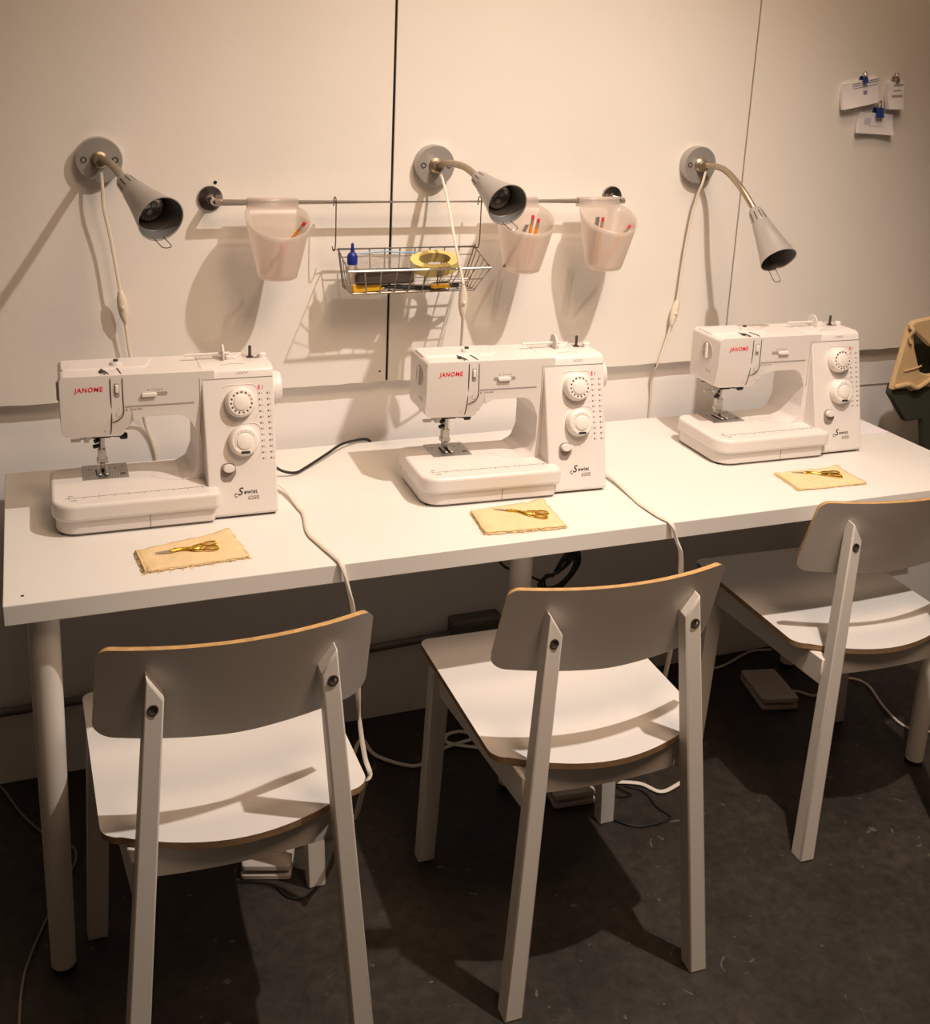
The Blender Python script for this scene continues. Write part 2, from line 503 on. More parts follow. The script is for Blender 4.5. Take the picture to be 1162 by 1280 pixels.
def make_machine():
    m = thing('sewing_machine', 'x', 'sewing machine')
    # --- arm, head and column: one shell with the opening cut out
    prof = [(-.366, .156, .016), (-.264, .153, .008), (-.245, .182, .010), (-.226, .190, .012), (-.150, .190, .030), (-.132, .150, .02),
            (-.132, .100, .02), (-.142, .072, .016), (-.165, .060, .0), (-.100, .060, 0), (-.100, .269, 0), (-.366, .271, .010)]
    bm = bmesh.new(); prism(bm, rpoly(prof, 5), 'y', .060, .172)
    for z in (.205, .165):
        bmesh.ops.bisect_plane(bm, geom=bm.verts[:] + bm.edges[:] + bm.faces[:], plane_co=(0, 0, z), plane_no=(0, 0, 1))
    bmesh.ops.bisect_plane(bm, geom=bm.verts[:] + bm.edges[:] + bm.faces[:], plane_co=(-.245, 0, 0), plane_no=(1, 0, 0))
    for v in bm.verts:
        if v.co.y < .1 and v.co.x < -.244 and v.co.z < .204: v.co.y += (.205 - v.co.z) * .22
    body = obj('body', bm, PLASTW, m, bevel=.011, segs=5, ang=40)
    # raised rear part of the top over the head (folded carrying handle)
    bm = bmesh.new(); prism(bm, rpoly([(-.362, .100, .01), (-.215, .100, .012), (-.200, .166, .01), (-.362, .166, .01)], 4), 'z', .262, .2730)
    obj('carrying_handle', bm, PLASTW, m, bevel=.0028, segs=3)
    # --- tower
    sec = [(.006, .004), (LEAN * .009, .009), (LEAN * .243, .243), (LEAN * .256 + .0005, .256), (.0665, .2665), (.076, .2705), (.160, .2705), (.172, .262), (.178, .10), (.178, .004)]
    bm = bmesh.new(); prism(bm, sec, 'x', -.124, .008)
    for v in bm.verts:            # base slightly narrower, left flank sweeping out
        if v.co.x > 0: v.co.x -= .003 * (1 - v.co.z / .27)
        else: v.co.x += .004 * (1 - v.co.z / .27)
    obj('tower', bm, PLASTW, m, bevel=.0055, segs=4, ang=40)
    bm = bmesh.new()
    tube(bm, [(-.1235, LEAN * .2525 - .0004, .2525), (.0055, LEAN * .2525 - .0004, .2525)], .0006, 6, 1)
    tube(bm, [(-.127, .0596, .255), (-.127, .0596, .150)], .0005, 6, 1)
    obj('panel_seam', bm, INKL, m)
    bm = bmesh.new(); box(bm, -.375, .0, .012, .170, .0005, .0045); obj('rubber_base', bm, BLACKR, m)
    # --- extension table round the free arm
    bm = bmesh.new()
    prism(bm, rpoly([(-.389, -.016, .040), (-.103, -.016, .010), (-.103, .030, 0), (-.122, .176, 0), (-.389, .176, .022)], 7), 'z', .030, .062)
    et = obj('extension_table', bm, PLASTW, m, bevel=.0065, segs=4, ang=40)
    bm = bmesh.new()
    prism(bm, rpoly([(-.383, -.008, .038), (-.111, -.008, .008), (-.111, .030, 0), (-.122, .172, 0), (-.383, .172, .020)], 7), 'z', .0045, .031)
    lower = obj('lower_skirt', bm, PLASTW, et, bevel=.003, segs=2, ang=40)
    bm = bmesh.new(); box(bm, -.2260, -.2250, -.0083, -.006, .006, .031); obj('joint_line', bm, INK, et)
    # ruler printed on the table
    bm = bmesh.new(); zt = .0621
    def flat(x0, x1, y0, y1): box(bm, x0, x1, y0, y1, zt, zt + .0002)
    flat(-.366, -.123, .0200, .0208)
    for i in range(10):
        x = -.360 + i * .0254
        flat(x, x + .0007, .0135, .0200)
    for i in range(0, 24):
        x = -.360 + i * .010
        flat(x, x + .0005, .0208, .0235 if i % 5 else .0270)
    rm = obj('ruler_print', bm, INK, et)
    t1 = text('cm', 'cm', .007, INKL, None, basis((-.357, .030, .0621), (1, 0, 0), (0, 1, 0), (0, 0, 1)))
    t2 = text('inch', 'inch', .007, INKL, None, basis((-.352, .009, .0621), (1, 0, 0), (0, 1, 0), (0, 0, 1)))
    bm = bmesh.new(); join_into(bm, t1); join_into(bm, t2); obj('ruler_words', bm, INK, et)
    bm = bmesh.new(); tube(bm, [(-.215, .100, .0620), (-.195, .078, .0620), (-.165, .066, .0620), (-.123, .064, .0620)], .0004, 5, 6); obj('free_arm_gap', bm, INKL, et)
    # --- needle plate with slots
    bm = bmesh.new(); prism(bm, [(-.333, .101), (-.252, .100), (-.252, .1745), (-.333, .1745)], 'z', .0615, .0632)
    npl = obj('needle_plate', bm, PLATE, m)
    bm = bmesh.new()
    for (x0, x1, y0, y1) in ((-.310, -.288, .142, .144), (-.305, -.293, .125, .139), (-.309, -.307, .118, .150), (-.291, -.289, .118, .150),
                             (-.266, -.257, .116, .123), (-.322, -.319, .150, .153), (-.275, -.272, .150, .153), (-.262, -.259, .160, .163), (-.327, -.325, .110, .113)):
        box(bm, x0, x1, y0, y1, .0630, .0635)
    for i in range(5): box(bm, -.286 + i * .005, -.2855 + i * .005, .106, .128, .0630, .0634)
    obj('feed_slots', bm, INKB, npl)
    # --- needle bar, presser foot, clamp
    bm = bmesh.new(); cyl(bm, (-.297, .140, .170), (-.297, .140, .098), .0030, n=12); cyl(bm, (-.297, .140, .098), (-.297, .140, .062), .0008, n=8)
    nb = obj('needle_bar', bm, STEEL, m)
    bm = bmesh.new(); cyl(bm, (-.303, .138, .130), (-.303, .138, .160), .004, n=12); cyl(bm, (-.297, .136, .1345), (-.262, .126, .1345), .0024, n=10)
    lathe(bm, [(.0030, -.007), (.0062, -.005), (.0066, .004), (.0050, .007)], 14, Matrix.Translation((-.258, .125, .1345)) @ Matrix.Rotation(PI / 2, 4, 'Y'), True, True)
    box(bm, -.314, -.280, .130, .142, .131, .137)
    obj('needle_clamp_screw', bm, BLACK, nb)
    bm = bmesh.new(); box(bm, -.350, -.333, .122, .132, .1290, .1335); box(bm, -.333, -.312, .124, .130, .132, .1365); box(bm, -.327, -.318, .121, .132, .127, .137)
    obj('needle_threader', bm, STEEL, m, bevel=.0008, segs=1)
    bm = bmesh.new(); box(bm, -.3015, -.2905, .143, .153, .105, .165); 
    pf = obj('presser_bar', bm, STEEL, m, bevel=.0015, segs=2)
    bm = bmesh.new(); cyl(bm, (-.301, .146, .112), (-.310, .140, .112), .0040, n=14); cyl(bm, (-.300, .146, .124), (-.308, .140, .122), .0042, n=14)
    obj('foot_holder_screw', bm, BLACK, pf)
    bm = bmesh.new()
    box(bm, -.3035, -.2895, .138, .154, .086, .106); box(bm, -.3055, -.2865, .140, .156, .078, .087); box(bm, -.3000, -.2920, .136, .158, .068, .079)
    box(bm, -.3060, -.2990, .112, .158, .0645, .0675); box(bm, -.2940, -.2870, .112, .158, .0645, .0675); box(bm, -.300, -.293, .142, .158, .0645, .0675)
    obj('presser_foot', bm, STEEL, pf, bevel=.0008, segs=1)
    # --- thread channels on the head
    bm = bmesh.new(); yb = .0596
    def fy(z): return .0598 + (max(0, .205 - z) * .22)
    tube(bm, [(-.3005, .125, .2716), (-.292, .095, .2716), (-.284, .071, .2712), (-.2815, .0615, .266), (-.2812, yb, .255), (-.2808, yb, .225), (-.2806, fy(.190), .190), (-.2815, fy(.168), .168), (-.283, fy(.158), .159)], .00095, 6, 4)
    tube(bm, [(-.279, .132, .2716), (-.2665, .100, .2716), (-.2625, .071, .2712), (-.2610, .0615, .266), (-.2608, yb, .255), (-.2600, yb, .215), (-.2602, yb + .0002, .198), (-.2660, yb + .003, .188), (-.2790, yb + .006, .181)], .0008, 6, 4)
    ts = obj('thread_slot', bm, INKB, m)
    bm = bmesh.new(); box(bm, -.2745, -.2655, .0585, .062, .230, .256); obj('take_up_slot', bm, INKL, m, bevel=.002, segs=2)
    bm = bmesh.new(); box(bm, -.2735, -.2675, .0560, .062, .238, .253); obj('take_up_lever', bm, PLASTD, m, bevel=.0015, segs=2)
    bm = bmesh.new(); box(bm, -.2980, -.2900, .078, .086, .2700, .2745); tube(bm, [(-.296, .082, .273), (-.293, .072, .2745), (-.288, .066, .2705)], .0014, 6)
    obj('thread_guide', bm, GRAPH, m, bevel=.001, segs=1)
    bm = bmesh.new(); lathe(bm, [(.0105, .2700), (.0105, .2765), (.009, .279), (.0048, .2795)], 20, Matrix.Translation((-.267, .120, 0)), cap1=True); pd = obj('pressure_dial', bm, PLASTW, m)
    bm = bmesh.new(); lathe(bm, [(.0044, .279), (.0044, .2825), (.003, .2832)], 14, Matrix.Translation((-.267, .120, 0)), cap1=True); obj('dial_pin', bm, GRAPH, pd)
    # tiny thread diagram marks
    bm = bmesh.new()
    c = [(-.2695 + .0035 * math.cos(a), .0592, .197 + .005 * math.sin(a)) for a in [PI * .65 + i * (1.75 * PI) / 8 for i in range(7)]]
    tube(bm, c, .00035, 5, 3); tube(bm, [(-.268, .0592, .205), (-.2675, .0592, .209)], .0003, 5, 1)
    tube(bm, [(-.291, fy(.168) - .0004, .172), (-.2915, fy(.160) - .0004, .163), (-.2935, fy(.165) - .0004, .166)], .0003, 5, 1)
    cyl(bm, (-.255, fy(.168) + .0003, .168), (-.255, fy(.168) - .0006, .168), .0009, n=8)
    obj('thread_diagram', bm, INK, m)
    # --- lettering
    o = text('brand_lettering', 'JANOME', .0120, RED, m, front(-.3175, .2455, .0600, .0003), bold=.00022, shear=.12, sx=.93, gap=1.14)
    # --- tension slider
    bm = bmesh.new(); prism(bm, rpoly([(-.2295, .2285, .0033), (-.1835, .2285, .0033), (-.1835, .2355, .0033), (-.2295, .2355, .0033)], 5), 'y', .0594, .061); obj('tension_slot', bm, INKL, m)
    bm = bmesh.new(); prism(bm, rpoly([(-.2290, .2280, .003), (-.2020, .2280, .003), (-.2020, .2350, .003), (-.2290, .2350, .003)], 4), 'y', .0545, .0605)
    sl = obj('tension_slider', bm, PLASTD, m, bevel=.001, segs=2)
    text('tension_numbers', '0 . 1 . 2 . 3 . 4 . 5', .0046, INK, m, front(-.2055, .2395, .0600, .0001), bold=.0001, sx=.8)
    bm = bmesh.new(); box(bm, -.2575, -.1375, .0594, .061, .2098, .2122); obj('grey_stripe', bm, INKL, m)
    t1 = text('caption', 'Drop feed', .0050, INK, None, front(-.2385, .2057, .0600, .0001), bold=.0001)
    bm = bmesh.new(); join_into(bm, t1); cyl(bm, (-.2545, .0602, .2057), (-.2545, .0594, .2057), .0018, n=10); obj('small_caption', bm, INKL, m)
    # --- dials on the tower
    def surround(x, z, w, h):
        bm = bmesh.new(); M = panel(x, z, .0002)
        P_ = rpoly([(-w, -h, .016), (w, -h, .016), (w, h, .014), (-w, h, .014)], 6)
        k_ = len(P_) * 3 // 4 + 1; tube(bm, [M @ V((a, b, 0)) for a, b in P_[9:k_ + 3]], .0009, 6, 1)
        obj('dial_surround', bm, PLASTW, m)
    def dial(name, x, z, r, h):
        bm = bmesh.new()
        lathe(bm, [(r * .97, -.002), (r, .002), (r * .985, h * .55), (r * .90, h * .88), (r * .80, h), (r * .52, h), (r * .50, h + .0018), (r * .44, h + .0026), (r * .01, h + .0028)], 48, panel(x, z), cap1=True)
        return obj(name, bm, PLASTD, m, ang=25)
    surround(-.056, .2085, .0335, .0325); surround(-.053, .1385, .0325, .0325)
    d1 = dial('stitch_pattern_dial', -.0565, .2095, .0282, .0190)
    bm = bmesh.new(); M = panel(-.0565, .2095, .0190); rbm = bmesh.new()
    for i in range(15):
        a = PI * .62 + i * 2 * PI / 15
        c = V((.0187 * math.cos(a), .0187 * math.sin(a), 0))
        if i in (11, 12): tgt = rbm
        else: tgt = bm
        lathe(tgt, [(.0021, -.0001), (.0020, .0002)], 10, M @ Matrix.Translation(c), cap1=True)
    lathe(bm, [(.0138, .0001), (.0134, .0004)], 40, M)
    obj('stitch_symbols', bm, INK, d1); obj('red_symbols', rbm, mat('pink_print', (.7, .25, .26), .6), d1)
    d2 = dial('stitch_length_dial', -.0535, .1400, .0282, .0190)
    bm = bmesh.new(); M = panel(-.0535, .1400, .0190)
    for i in range(8):
        a = PI * 1.12 - i * .42
        c = Matrix.Rotation(a, 4, 'Z') @ Matrix.Translation((.0195, 0, 0))
        box(bm, -.0012, .0012, -.0004, .0004, -.0001, .0003, M @ c)
    pts = [(.0172 * math.cos(PI * 1.2 - i * .13), .0172 * math.sin(PI * 1.2 - i * .13), .0002) for i in range(26)]
    tube(bm, [M @ V(p) for p in pts], .00022, 4, 1)
    obj('length_scale', bm, INKL, d2)
    bm = bmesh.new(); prism(bm, rpoly([(-.0080, -.0225, .0018), (.0085, -.0225, .0018), (.0085, -.0178, .0018), (-.0080, -.0178, .0018)], 3), 'z', -.0001, .0004, M); obj('black_window', bm, INKB, d2)
    # reverse lever; a dark raised plate paints in the shade of its recess
    bm = bmesh.new(); M = panel(-.0835, .0905)
    prism(bm, rpoly([(-.0125, -.017, .009), (.004, -.017, .006), (.0125, -.006, .004), (.0125, .010, .010), (-.0125, .012, .010)], 5), 'z', -.0005, .0009, M @ Matrix.Translation((0, -.002, 0)) @ Matrix.Diagonal((1.12, 1.22, 1, 1))); obj('lever_recess', bm, mat('recess_shade', (.26, .22, .20), .5), m)
    bm = bmesh.new(); lathe(bm, [(.0108, -.001), (.0108, .006), (.0092, .009), (.001, .0095)], 28, panel(-.0825, .0925) @ Matrix.Diagonal((1, .72, 1, 1)), cap1=True)
    obj('reverse_lever', bm, PLASTW, m)
    # stitch chart: two columns of twelve symbols
    bm = bmesh.new(); pale = bmesh.new()
    for col, x in enumerate((-.0205, -.0055)):
        for i in range(12):
            z = .2225 - i * .01065; xx = x + i * .0002
            M = panel(xx, z, .0004)
            lathe(bm, [(.0016, -.0001), (.0015, .0002)], 9, M, cap1=True)
            box(pale, .0036, .0041, -.0022, .0022, 0, .0002, M)
            box(pale, .0036, .0052, (-.0016 if i % 2 else .0010), (-.0011 if i % 2 else .0015), 0, .0002, M)
    tube(bm, [panel(-.014, .233) @ V(p) for p in ((-.0015, -.0035, .0002), (.0005, .0008, .0002), (-.0012, .0012, .0002), (.0012, .0035, .0002))], .0005, 5, 1)
    obj('stitch_chart', bm, INK, m); obj('stitch_marks', pale, INKL, m)
    bm = bmesh.new(); prism(bm, rpoly([(-.0022, -.0045, .001), (.0018, -.0045, .001), (.0018, .0045, .001), (-.0022, .0045, .001)], 2), 'z', -.0001, .0003, panel(-.0205, .2335)); obj('red_mark', bm, mat('pinkish_red_print', (.75, .13, .18), .6), m)
    t1 = text('a', 'S', .0200, INKB, None, panel(-.0640, .0485, .0005), bold=.0001, shear=.25)
    t2 = text('b', 'ewist', .0105, INKB, None, panel(-.0445, .0475, .0005), bold=.0001, sx=1.0, gap=1.1)
    bm = bmesh.new(); join_into(bm, t1); join_into(bm, t2)
    M = panel(-.0640, .0485, .0005)
    tube(bm, [M @ V(p) for p in ((-.004, -.0080, .0001), (-.0085, -.0085, .0001), (-.0090, -.0035, .0001), (-.0050, -.0030, .0001))], .0005, 5, 5)
    obj('model_lettering', bm, INKB, m)
    text('model_number', '625E', .0095, INKL, m, panel(-.0395, .0365, .0005), bold=.0002, sx=1.1)
    # small print on the top of the tower
    bm = bmesh.new()
    for i in range(14):
        x = -.085 + i * .0032
        box(bm, x, x + .0016, .086 + .006 * math.sin(i * .24), .0885 + .006 * math.sin(i * .24), .2703, .2707)
    tube(bm, [panel(-.060, .262, .0012) @ V((i * .0035, .0011 * (-1) ** i, 0)) for i in range(7)], .0004, 4, 1)
    obj('winding_diagram', bm, INK, m)
    # --- spool pin, bobbin winder
    bm = bmesh.new(); cyl(bm, (-.145, .130, .2810), (-.062, .130, .2815), .0024, n=10); sp = obj('spool_pin', bm, PLASTW, m)
    bm = bmesh.new(); cyl(bm, (-.0765, .130, .2815), (-.0735, .130, .2815), .0170, n=36); obj('spool_disc', bm, PLASTW, sp)
    bm = bmesh.new(); prism(bm, rpoly([(-.070, .118, .004), (-.052, .118, .004), (-.034, .146, .004), (-.070, .146, .004)], 3), 'z', .2685, .2780); obj('pin_base', bm, PLASTW, sp, bevel=.002, segs=2)
    bm = bmesh.new(); lathe(bm, [(.0068, .2700), (.0068, .2722), (.0030, .2724), (.0028, .2930), (.0018, .2935)], 18, Matrix.Translation((-.0235, .132, 0)), cap1=True); bw = obj('bobbin_winder', bm, GRAPH, m)
    bm = bmesh.new(); lathe(bm, [(.0085, .2700), (.0080, .2765), (.0050, .2785), (.001, .279)], 20, Matrix.Translation((-.0005, .132, 0)), cap1=True); obj('bobbin_stopper', bm, PLASTW, m)
    bm = bmesh.new(); tube(bm, [(-.0175, .130, .2712), (-.011, .126, .2712), (-.006, .130, .2712)], .0008, 6); obj('winder_track', bm, INK, bw)
    # --- hand wheel
    bm = bmesh.new(); M = Matrix.Translation((.0055, .112, .2140)) @ Matrix.Rotation(PI / 2, 4, 'Y')
    lathe(bm, [(.026, 0), (.0335, .002), (.0340, .012), (.0315, .0145), (.0315, .0185), (.0300, .023), (.022, .0255), (.001, .0262)], 48, M, cap0=True, cap1=True)
    obj('hand_wheel', bm, PLASTW, m, ang=25)
    # --- face plate dial on the left end and small marks
    bm = bmesh.new(); M = Matrix.Translation((-.366, .108, .233)) @ Matrix.Rotation(-PI / 2, 4, 'Y')
    lathe(bm, [(.0205, -.001), (.0205, .0012), (.0190, .0016), (.0170, .0004), (.001, .0004)], 36, M, cap1=True); fd = obj('face_plate_dial', bm, mat('dial_recess_plastic', (.50, .44, .41), .45), m)
    bm = bmesh.new(); box(bm, -.3705, -.366, .1055, .1110, .216, .250); obj('dial_grip', bm, PLASTD, fd, bevel=.001, segs=2)
    bm = bmesh.new(); box(bm, -.3664, -.3655, .086, .108, .186, .193); obj('rating_label', bm, mat('pale_label', (.60, .54, .50), .6), m)
    bm = bmesh.new(); tube(bm, [(-.356, .135, .1535), (-.348, .130, .1525), (-.340, .135, .1535)], .0013, 6); obj('thread_cutter', bm, GRAPH, m)
    return m, sl

proto, slider = make_machine()
mspots = [((.468, -.346), -.7, 0, 'white sewing machine nearest the left end of the long table'),
          ((1.127, -.401), -2.4, .008, 'white sewing machine in the middle of the long table'),
          ((1.822, -.343), -.8, .016, 'white sewing machine at the right end of the table, furthest away')]
machines = []
for i, ((x, y), a, ds, lab) in enumerate(mspots):
    mm = proto if i == 0 else copy_tree(proto)
    mm.location = (x, y, TZ); mm.rotation_euler = (0, 0, math.radians(a)); mm['label'] = lab
    mm['group'] = 'sewing machines on the long table'
    for k in mm.children:
        if k.name.startswith('tension_slider'): k.location.x += ds
    machines.append(mm)

# ------------------------------------------------------------------ wall lamps
def wall_lamp(base, arm, rim, cord, sw, loop, label, switch=True):
    bx, bz = base
    t = thing('wall_lamp', label, 'lamp', (bx, YP, bz), 0, 'gooseneck wall lamps above the table')
    o0 = V((bx, YP, bz)); L = lambda p: V(p) - o0
    My = basis((0, 0, 0), (1, 0, 0), (0, 0, 1), (0, -1, 0))
    bm = bmesh.new(); lathe(bm, [(.0425, -.0005), (.0430, .002), (.0430, .021), (.0412, .0243), (.001, .0245)], 48, My, cap0=True, cap1=True)
    bp = obj('base_plate', bm, SILVER, t, ang=30)
    bm = bmesh.new()
    for s in (-1, 1):
        lathe(bm, [(.0062, .0243), (.0062, .0250), (.0046, .0247), (.001, .0238)], 16, My @ Matrix.Translation((s * .0285, .0, 0)), cap1=True)
    obj('screw', bm, GRAPH, bp)
    bm = bmesh.new(); lathe(bm, [(.0165, .0243), (.0160, .0275), (.0115, .031), (.0112, .044), (.001, .0445)], 28, My, cap1=True); obj('swivel_hub', bm, NICKEL, bp, ang=30)
    path = [V((0, -.030, 0))] + [L(p) for p in arm]
    tip = L(arm[-1]); R_ = L(rim); ax = (R_ - tip).normalized(); ln = (R_ - tip).length
    bm = bmesh.new(); P_ = catmull(path + [tip + ax * .012], 14)
    # ribbed gooseneck
    prev = None; x = None
    for i, p in enumerate(P_):
        d = (P_[min(i + 1, len(P_) - 1)] - P_[max(i - 1, 0)]).normalized()
        if x is None: x, y = frame(d)
        else: x = (x - d * x.dot(d)).normalized(); y = d.cross(x)
        cur = ring(bm, p, x, y, .0068 if i % 2 else .0074, 14)
        if prev: bridge(bm, prev, cur)
        else: bm.faces.new(cur[::-1])
        prev = cur
    bm.faces.new(prev); obj('gooseneck', bm, NICKEL, t)
    xx, yy = frame(ax); M = basis(tip, xx, yy, ax)
    bm = bmesh.new()
    k = ln
    outer = [(.006, -.004), (.0125, -.002), (.0155, .004), (.0185, k * .26), (.0205, k * .28), (.0260, k * .52), (.0335, k * .78), (.0400, k * .985), (.0408, k)]
    inner = [(.0392, k), (.0380, k * .97), (.0320, k * .78)]
    lathe(bm, outer + inner, 56, M, cap0=True)
    sh = obj('lamp_shade', bm, SILVER, t, ang=30)
    bm = bmesh.new()
    pr = [(.0385, k * .985), (.0352, k * .90), (.0347, k * .89), (.0335, k * .85), (.0328, k * .845), (.0315, k * .80), (.0290, k * .72), (.0265, k * .62), (.001, k * .60)]
    lathe(bm, pr, 48, M, cap1=True); obj('inner_reflector', bm, SILVERIN, sh, ang=20)
    bm = bmesh.new(); lathe(bm, [(.0245, k * .60), (.0245, k * .72), (.0225, k * .735), (.0215, k * .715), (.016, k * .70), (.001, k * .69)], 40, M, cap1=True); bl = obj('bulb', bm, GLASSB, sh, ang=25)
    bm = bmesh.new()
    for i in range(20):
        a = 2 * PI * i / 20; lathe(bm, [(.0013, k * .725), (.0010, k * .735)], 7, M @ Matrix.Translation((.0195 * math.cos(a), .0195 * math.sin(a), 0)), cap1=True)
    for i in range(3):
        a = 2 * PI * i / 3 + .4; lathe(bm, [(.006, k * .700), (.005, k * .715), (.001, k * .717)], 12, M @ Matrix.Translation((.0085 * math.cos(a), .0085 * math.sin(a), 0)), cap1=True)
    obj('diode_ring', bm, mat('led_lens', (.55, .55, .55), .2, metal=.2), bl)
    bm = bmesh.new()
    for i in range(10):
        a = 2 * PI * i / 10
        Q = M @ Matrix.Rotation(a, 4, 'Z'); t0, t1 = k * .075, k * .235
        r0 = .0155 + .0030 * (t0 - .004) / (k * .26 - .004); r1 = .0155 + .0030 * (t1 - .004) / (k * .26 - .004)
        vs8 = [bm.verts.new(Q @ V((r + d, y, t))) for (r, t) in ((r0, t0), (r1, t1)) for d in (-.002, .00025) for y in (-.0010, .0010)]
        for q in ((0, 1, 3, 2), (4, 6, 7, 5), (0, 4, 5, 1), (2, 3, 7, 6), (0, 2, 6, 4), (1, 5, 7, 3)): bm.faces.new([vs8[z_] for z_ in q])
    obj('vent_slot', bm, INKB, sh)
    # wire loop at the lower side of the rim
    down = V(loop); down = (down - ax * down.dot(ax)).normalized(); side = ax.cross(down).normalized()
    bm = bmesh.new(); e = R_ + down * .0375
    q = [e - side * .0085 - ax * .012, e - side * .0085 + ax * .010, e - side * .0082 + ax * .026, e - side * .004 + ax * .031 , e + side * .004 + ax * .031, e + side * .0082 + ax * .026, e + side * .0085 + ax * .010, e + side * .0085 - ax * .012]
    tube(bm, q, .0009, 6, 5); obj('wire_loop', bm, CHROME, sh)
    # cord with its in-line switch
    bm = bmesh.new(); tube(bm, [L(p) for p in cord], .0020, 8, 6, flat=1.6, up=(0, 1, 0)); cd = obj('cord', bm, CREAM, t)
    if switch:
        a, b = L(sw[0]), L(sw[1]); d = (b - a).normalized(); s_ = V((1, 0, 0)); s_ = (s_ - d * s_.dot(d)).normalized(); n_ = s_.cross(d)
        if n_.y > 0: n_ = -n_
        bm = bmesh.new(); rr = []
        hl = (b - a).length
        for u, w in ((0, .0035), (.06, .0055), (.25, .0090), (.5, .0100), (.75, .0088), (.94, .0055), (1, .0035)):
            c = a + d * (hl * u)
            rr.append([bm.verts.new(c + s_ * (w * math.cos(2 * PI * j / 16)) + n_ * (.0075 * (w / .01) ** .5 * math.sin(2 * PI * j / 16))) for j in range(16)])
        for A, B in zip(rr, rr[1:]): bridge(bm, A, B)
        bm.faces.new(rr[0][::-1]); bm.faces.new(rr[-1])
        so = obj('switch', bm, CREAM, cd)
        bm = bmesh.new(); c = a + d * hl * .5; lathe(bm, [(.0038, .006), (.0036, .0098), (.001, .0105)], 14, basis(c, s_, d, n_), cap1=True); obj('switch_button', bm, CORDW, so)
    return t

# lamp 1 (left)
wall_lamp((.2020, 1.3515), [(.2140, -.075, 1.3535), (.2237, -.150, 1.3457), (.2285, -.220, 1.3368)], (.2745, -.350, 1.2885),
          [(.2030, -.024, 1.330), (.2045, -.026, 1.300), (.2056, -.022, 1.2632), (.2176, -.018, 1.1938), (.2304, -.018, 1.096), (.2381, -.010, 1.0323), (.2459, -.005, .9636), (.262, .004, .865), (.2747, .035, .8003), (.2947, .040, .7283), (.300, .035, .60), (.30, .035, .45)],
          ((.2300, -.018, 1.100), (.2381, -.010, 1.0330)), (.15, -.2, -1), 'silver gooseneck wall lamp at the left, above the left sewing machine')
# lamp 2 (middle)
wall_lamp((.8820, 1.3460), [(.8850, -.070, 1.3572), (.8945, -.140, 1.3570), (.9004, -.200, 1.3424)], (.9110, -.328, 1.3060),
          [(.8850, -.028, 1.330), (.8891, -.034, 1.3175), (.8912, -.062, 1.2790), (.8879, -.122, 1.2050), (.8945, -.158, 1.1300), (.8962, -.160, 1.1154), (.9014, -.150, 1.0503), (.9285, -.080, .9706), (.9450, -.030, .920), (.9471, .002, .8643), (.950, .030, .80), (.955, .030, .60)],
          ((.8960, -.160, 1.1170), (.9016, -.149, 1.0480)), (.2, -.2, -1), 'silver gooseneck wall lamp in the middle, its head overlapping a frosted cup')
# lamp 3 (right)
wall_lamp((1.5380, 1.3520), [(1.5577, -.070, 1.3500), (1.5600, -.140, 1.3183), (1.5704, -.190, 1.2714)], (1.5735, -.290, 1.1782),
          [(1.5420, -.026, 1.3392), (1.5360, -.026, 1.310), (1.5303, -.016, 1.2708), (1.5212, -.006, 1.1571), (1.5146, -.004, 1.037), (1.5068, -.004, .9861), (1.4900, -.001, .9133), (1.4785, 0, .8737), (1.484, .030, .8227), (1.492, .040, .7569), (1.49, .04, .60)],
          ((1.5140, -.004, 1.030), (1.5030, -.004, .968)), (.1, -.3, -1), 'silver gooseneck wall lamp at the right, head pointing steeply down')

# ------------------------------------------------------------------ chrome rail, basket, cups
RZ = 1.2735; RY = -.045
rl = thing('wall_rail', 'chrome wall rail on two round flanges, holding cups and a basket', 'rail', (.866, YP, RZ))
LR = lambda p: V(p) - V((.866, YP, RZ))
bm = bmesh.new(); tube(bm, [LR((.4117, RY, RZ + .001)), LR((1.3215, RY, RZ + .001))], .0068, 16, 1); obj('bar', bm, CHROME, rl)
for x in (.4117, 1.3215):
    bm = bmesh.new(); My = basis(LR((x, YP, RZ + .002)), (1, 0, 0), (0, 0, 1), (0, -1, 0))
    lathe(bm, [(.0250, -.0003), (.0252, .003), (.0240, .006), (.0100, .0085), (.0080, .012)], 36, My, cap0=True, cap1=True)
    fl = obj('flange', bm, CHROMED, rl, ang=25)
    bm = bmesh.new(); e = 1 if x < 1 else -1
    tube(bm, [LR((x, YP - .010, RZ + .001)), LR((x, RY + .012, RZ + .001)), LR((x + e * .004, RY + .003, RZ + .001)), LR((x + e * .014, RY, RZ + .001))], .0072, 14, 5); obj('bracket', bm, CHROME, fl)

# wire basket
bk = thing('wire_basket', 'silver wire basket hanging from the chrome rail, filled with sewing tools', 'basket', (.81, -.08, 1.10))
LB = lambda p: V(p) - V((.81, -.08, 1.10))
bw_ = bmesh.new()
XL, XR = .6650, .9690
YBt, YFt = -.030, -.142; ZBt, ZFt = 1.1750, 1.1490
XLb, XRb = .6770, .9450; YBb, YFb = -.030, -.100; ZB = 1.0945
def w(pts, r=.0013, k=1, closed=False): tube(bw_, [LB(p) for p in pts], r, 6, k, closed=closed)
def topz(y): return ZBt + (ZFt - ZBt) * (y - YBt) / (YFt - YBt)
w([(XL, YBt, ZBt), (XL - .008, YFt, ZFt), (XR - .006, YFt, ZFt), (XR, YBt, ZBt)], .0026, closed=True)
w([(XLb, YBb, ZB), (XLb, YFb, ZB), (XRb, YFb, ZB), (XRb, YBb, ZB)], .0022, closed=True)
w([(XL + .002, YBt, 1.158), (XR - .002, YBt, 1.158)], .0013)
mid = .5
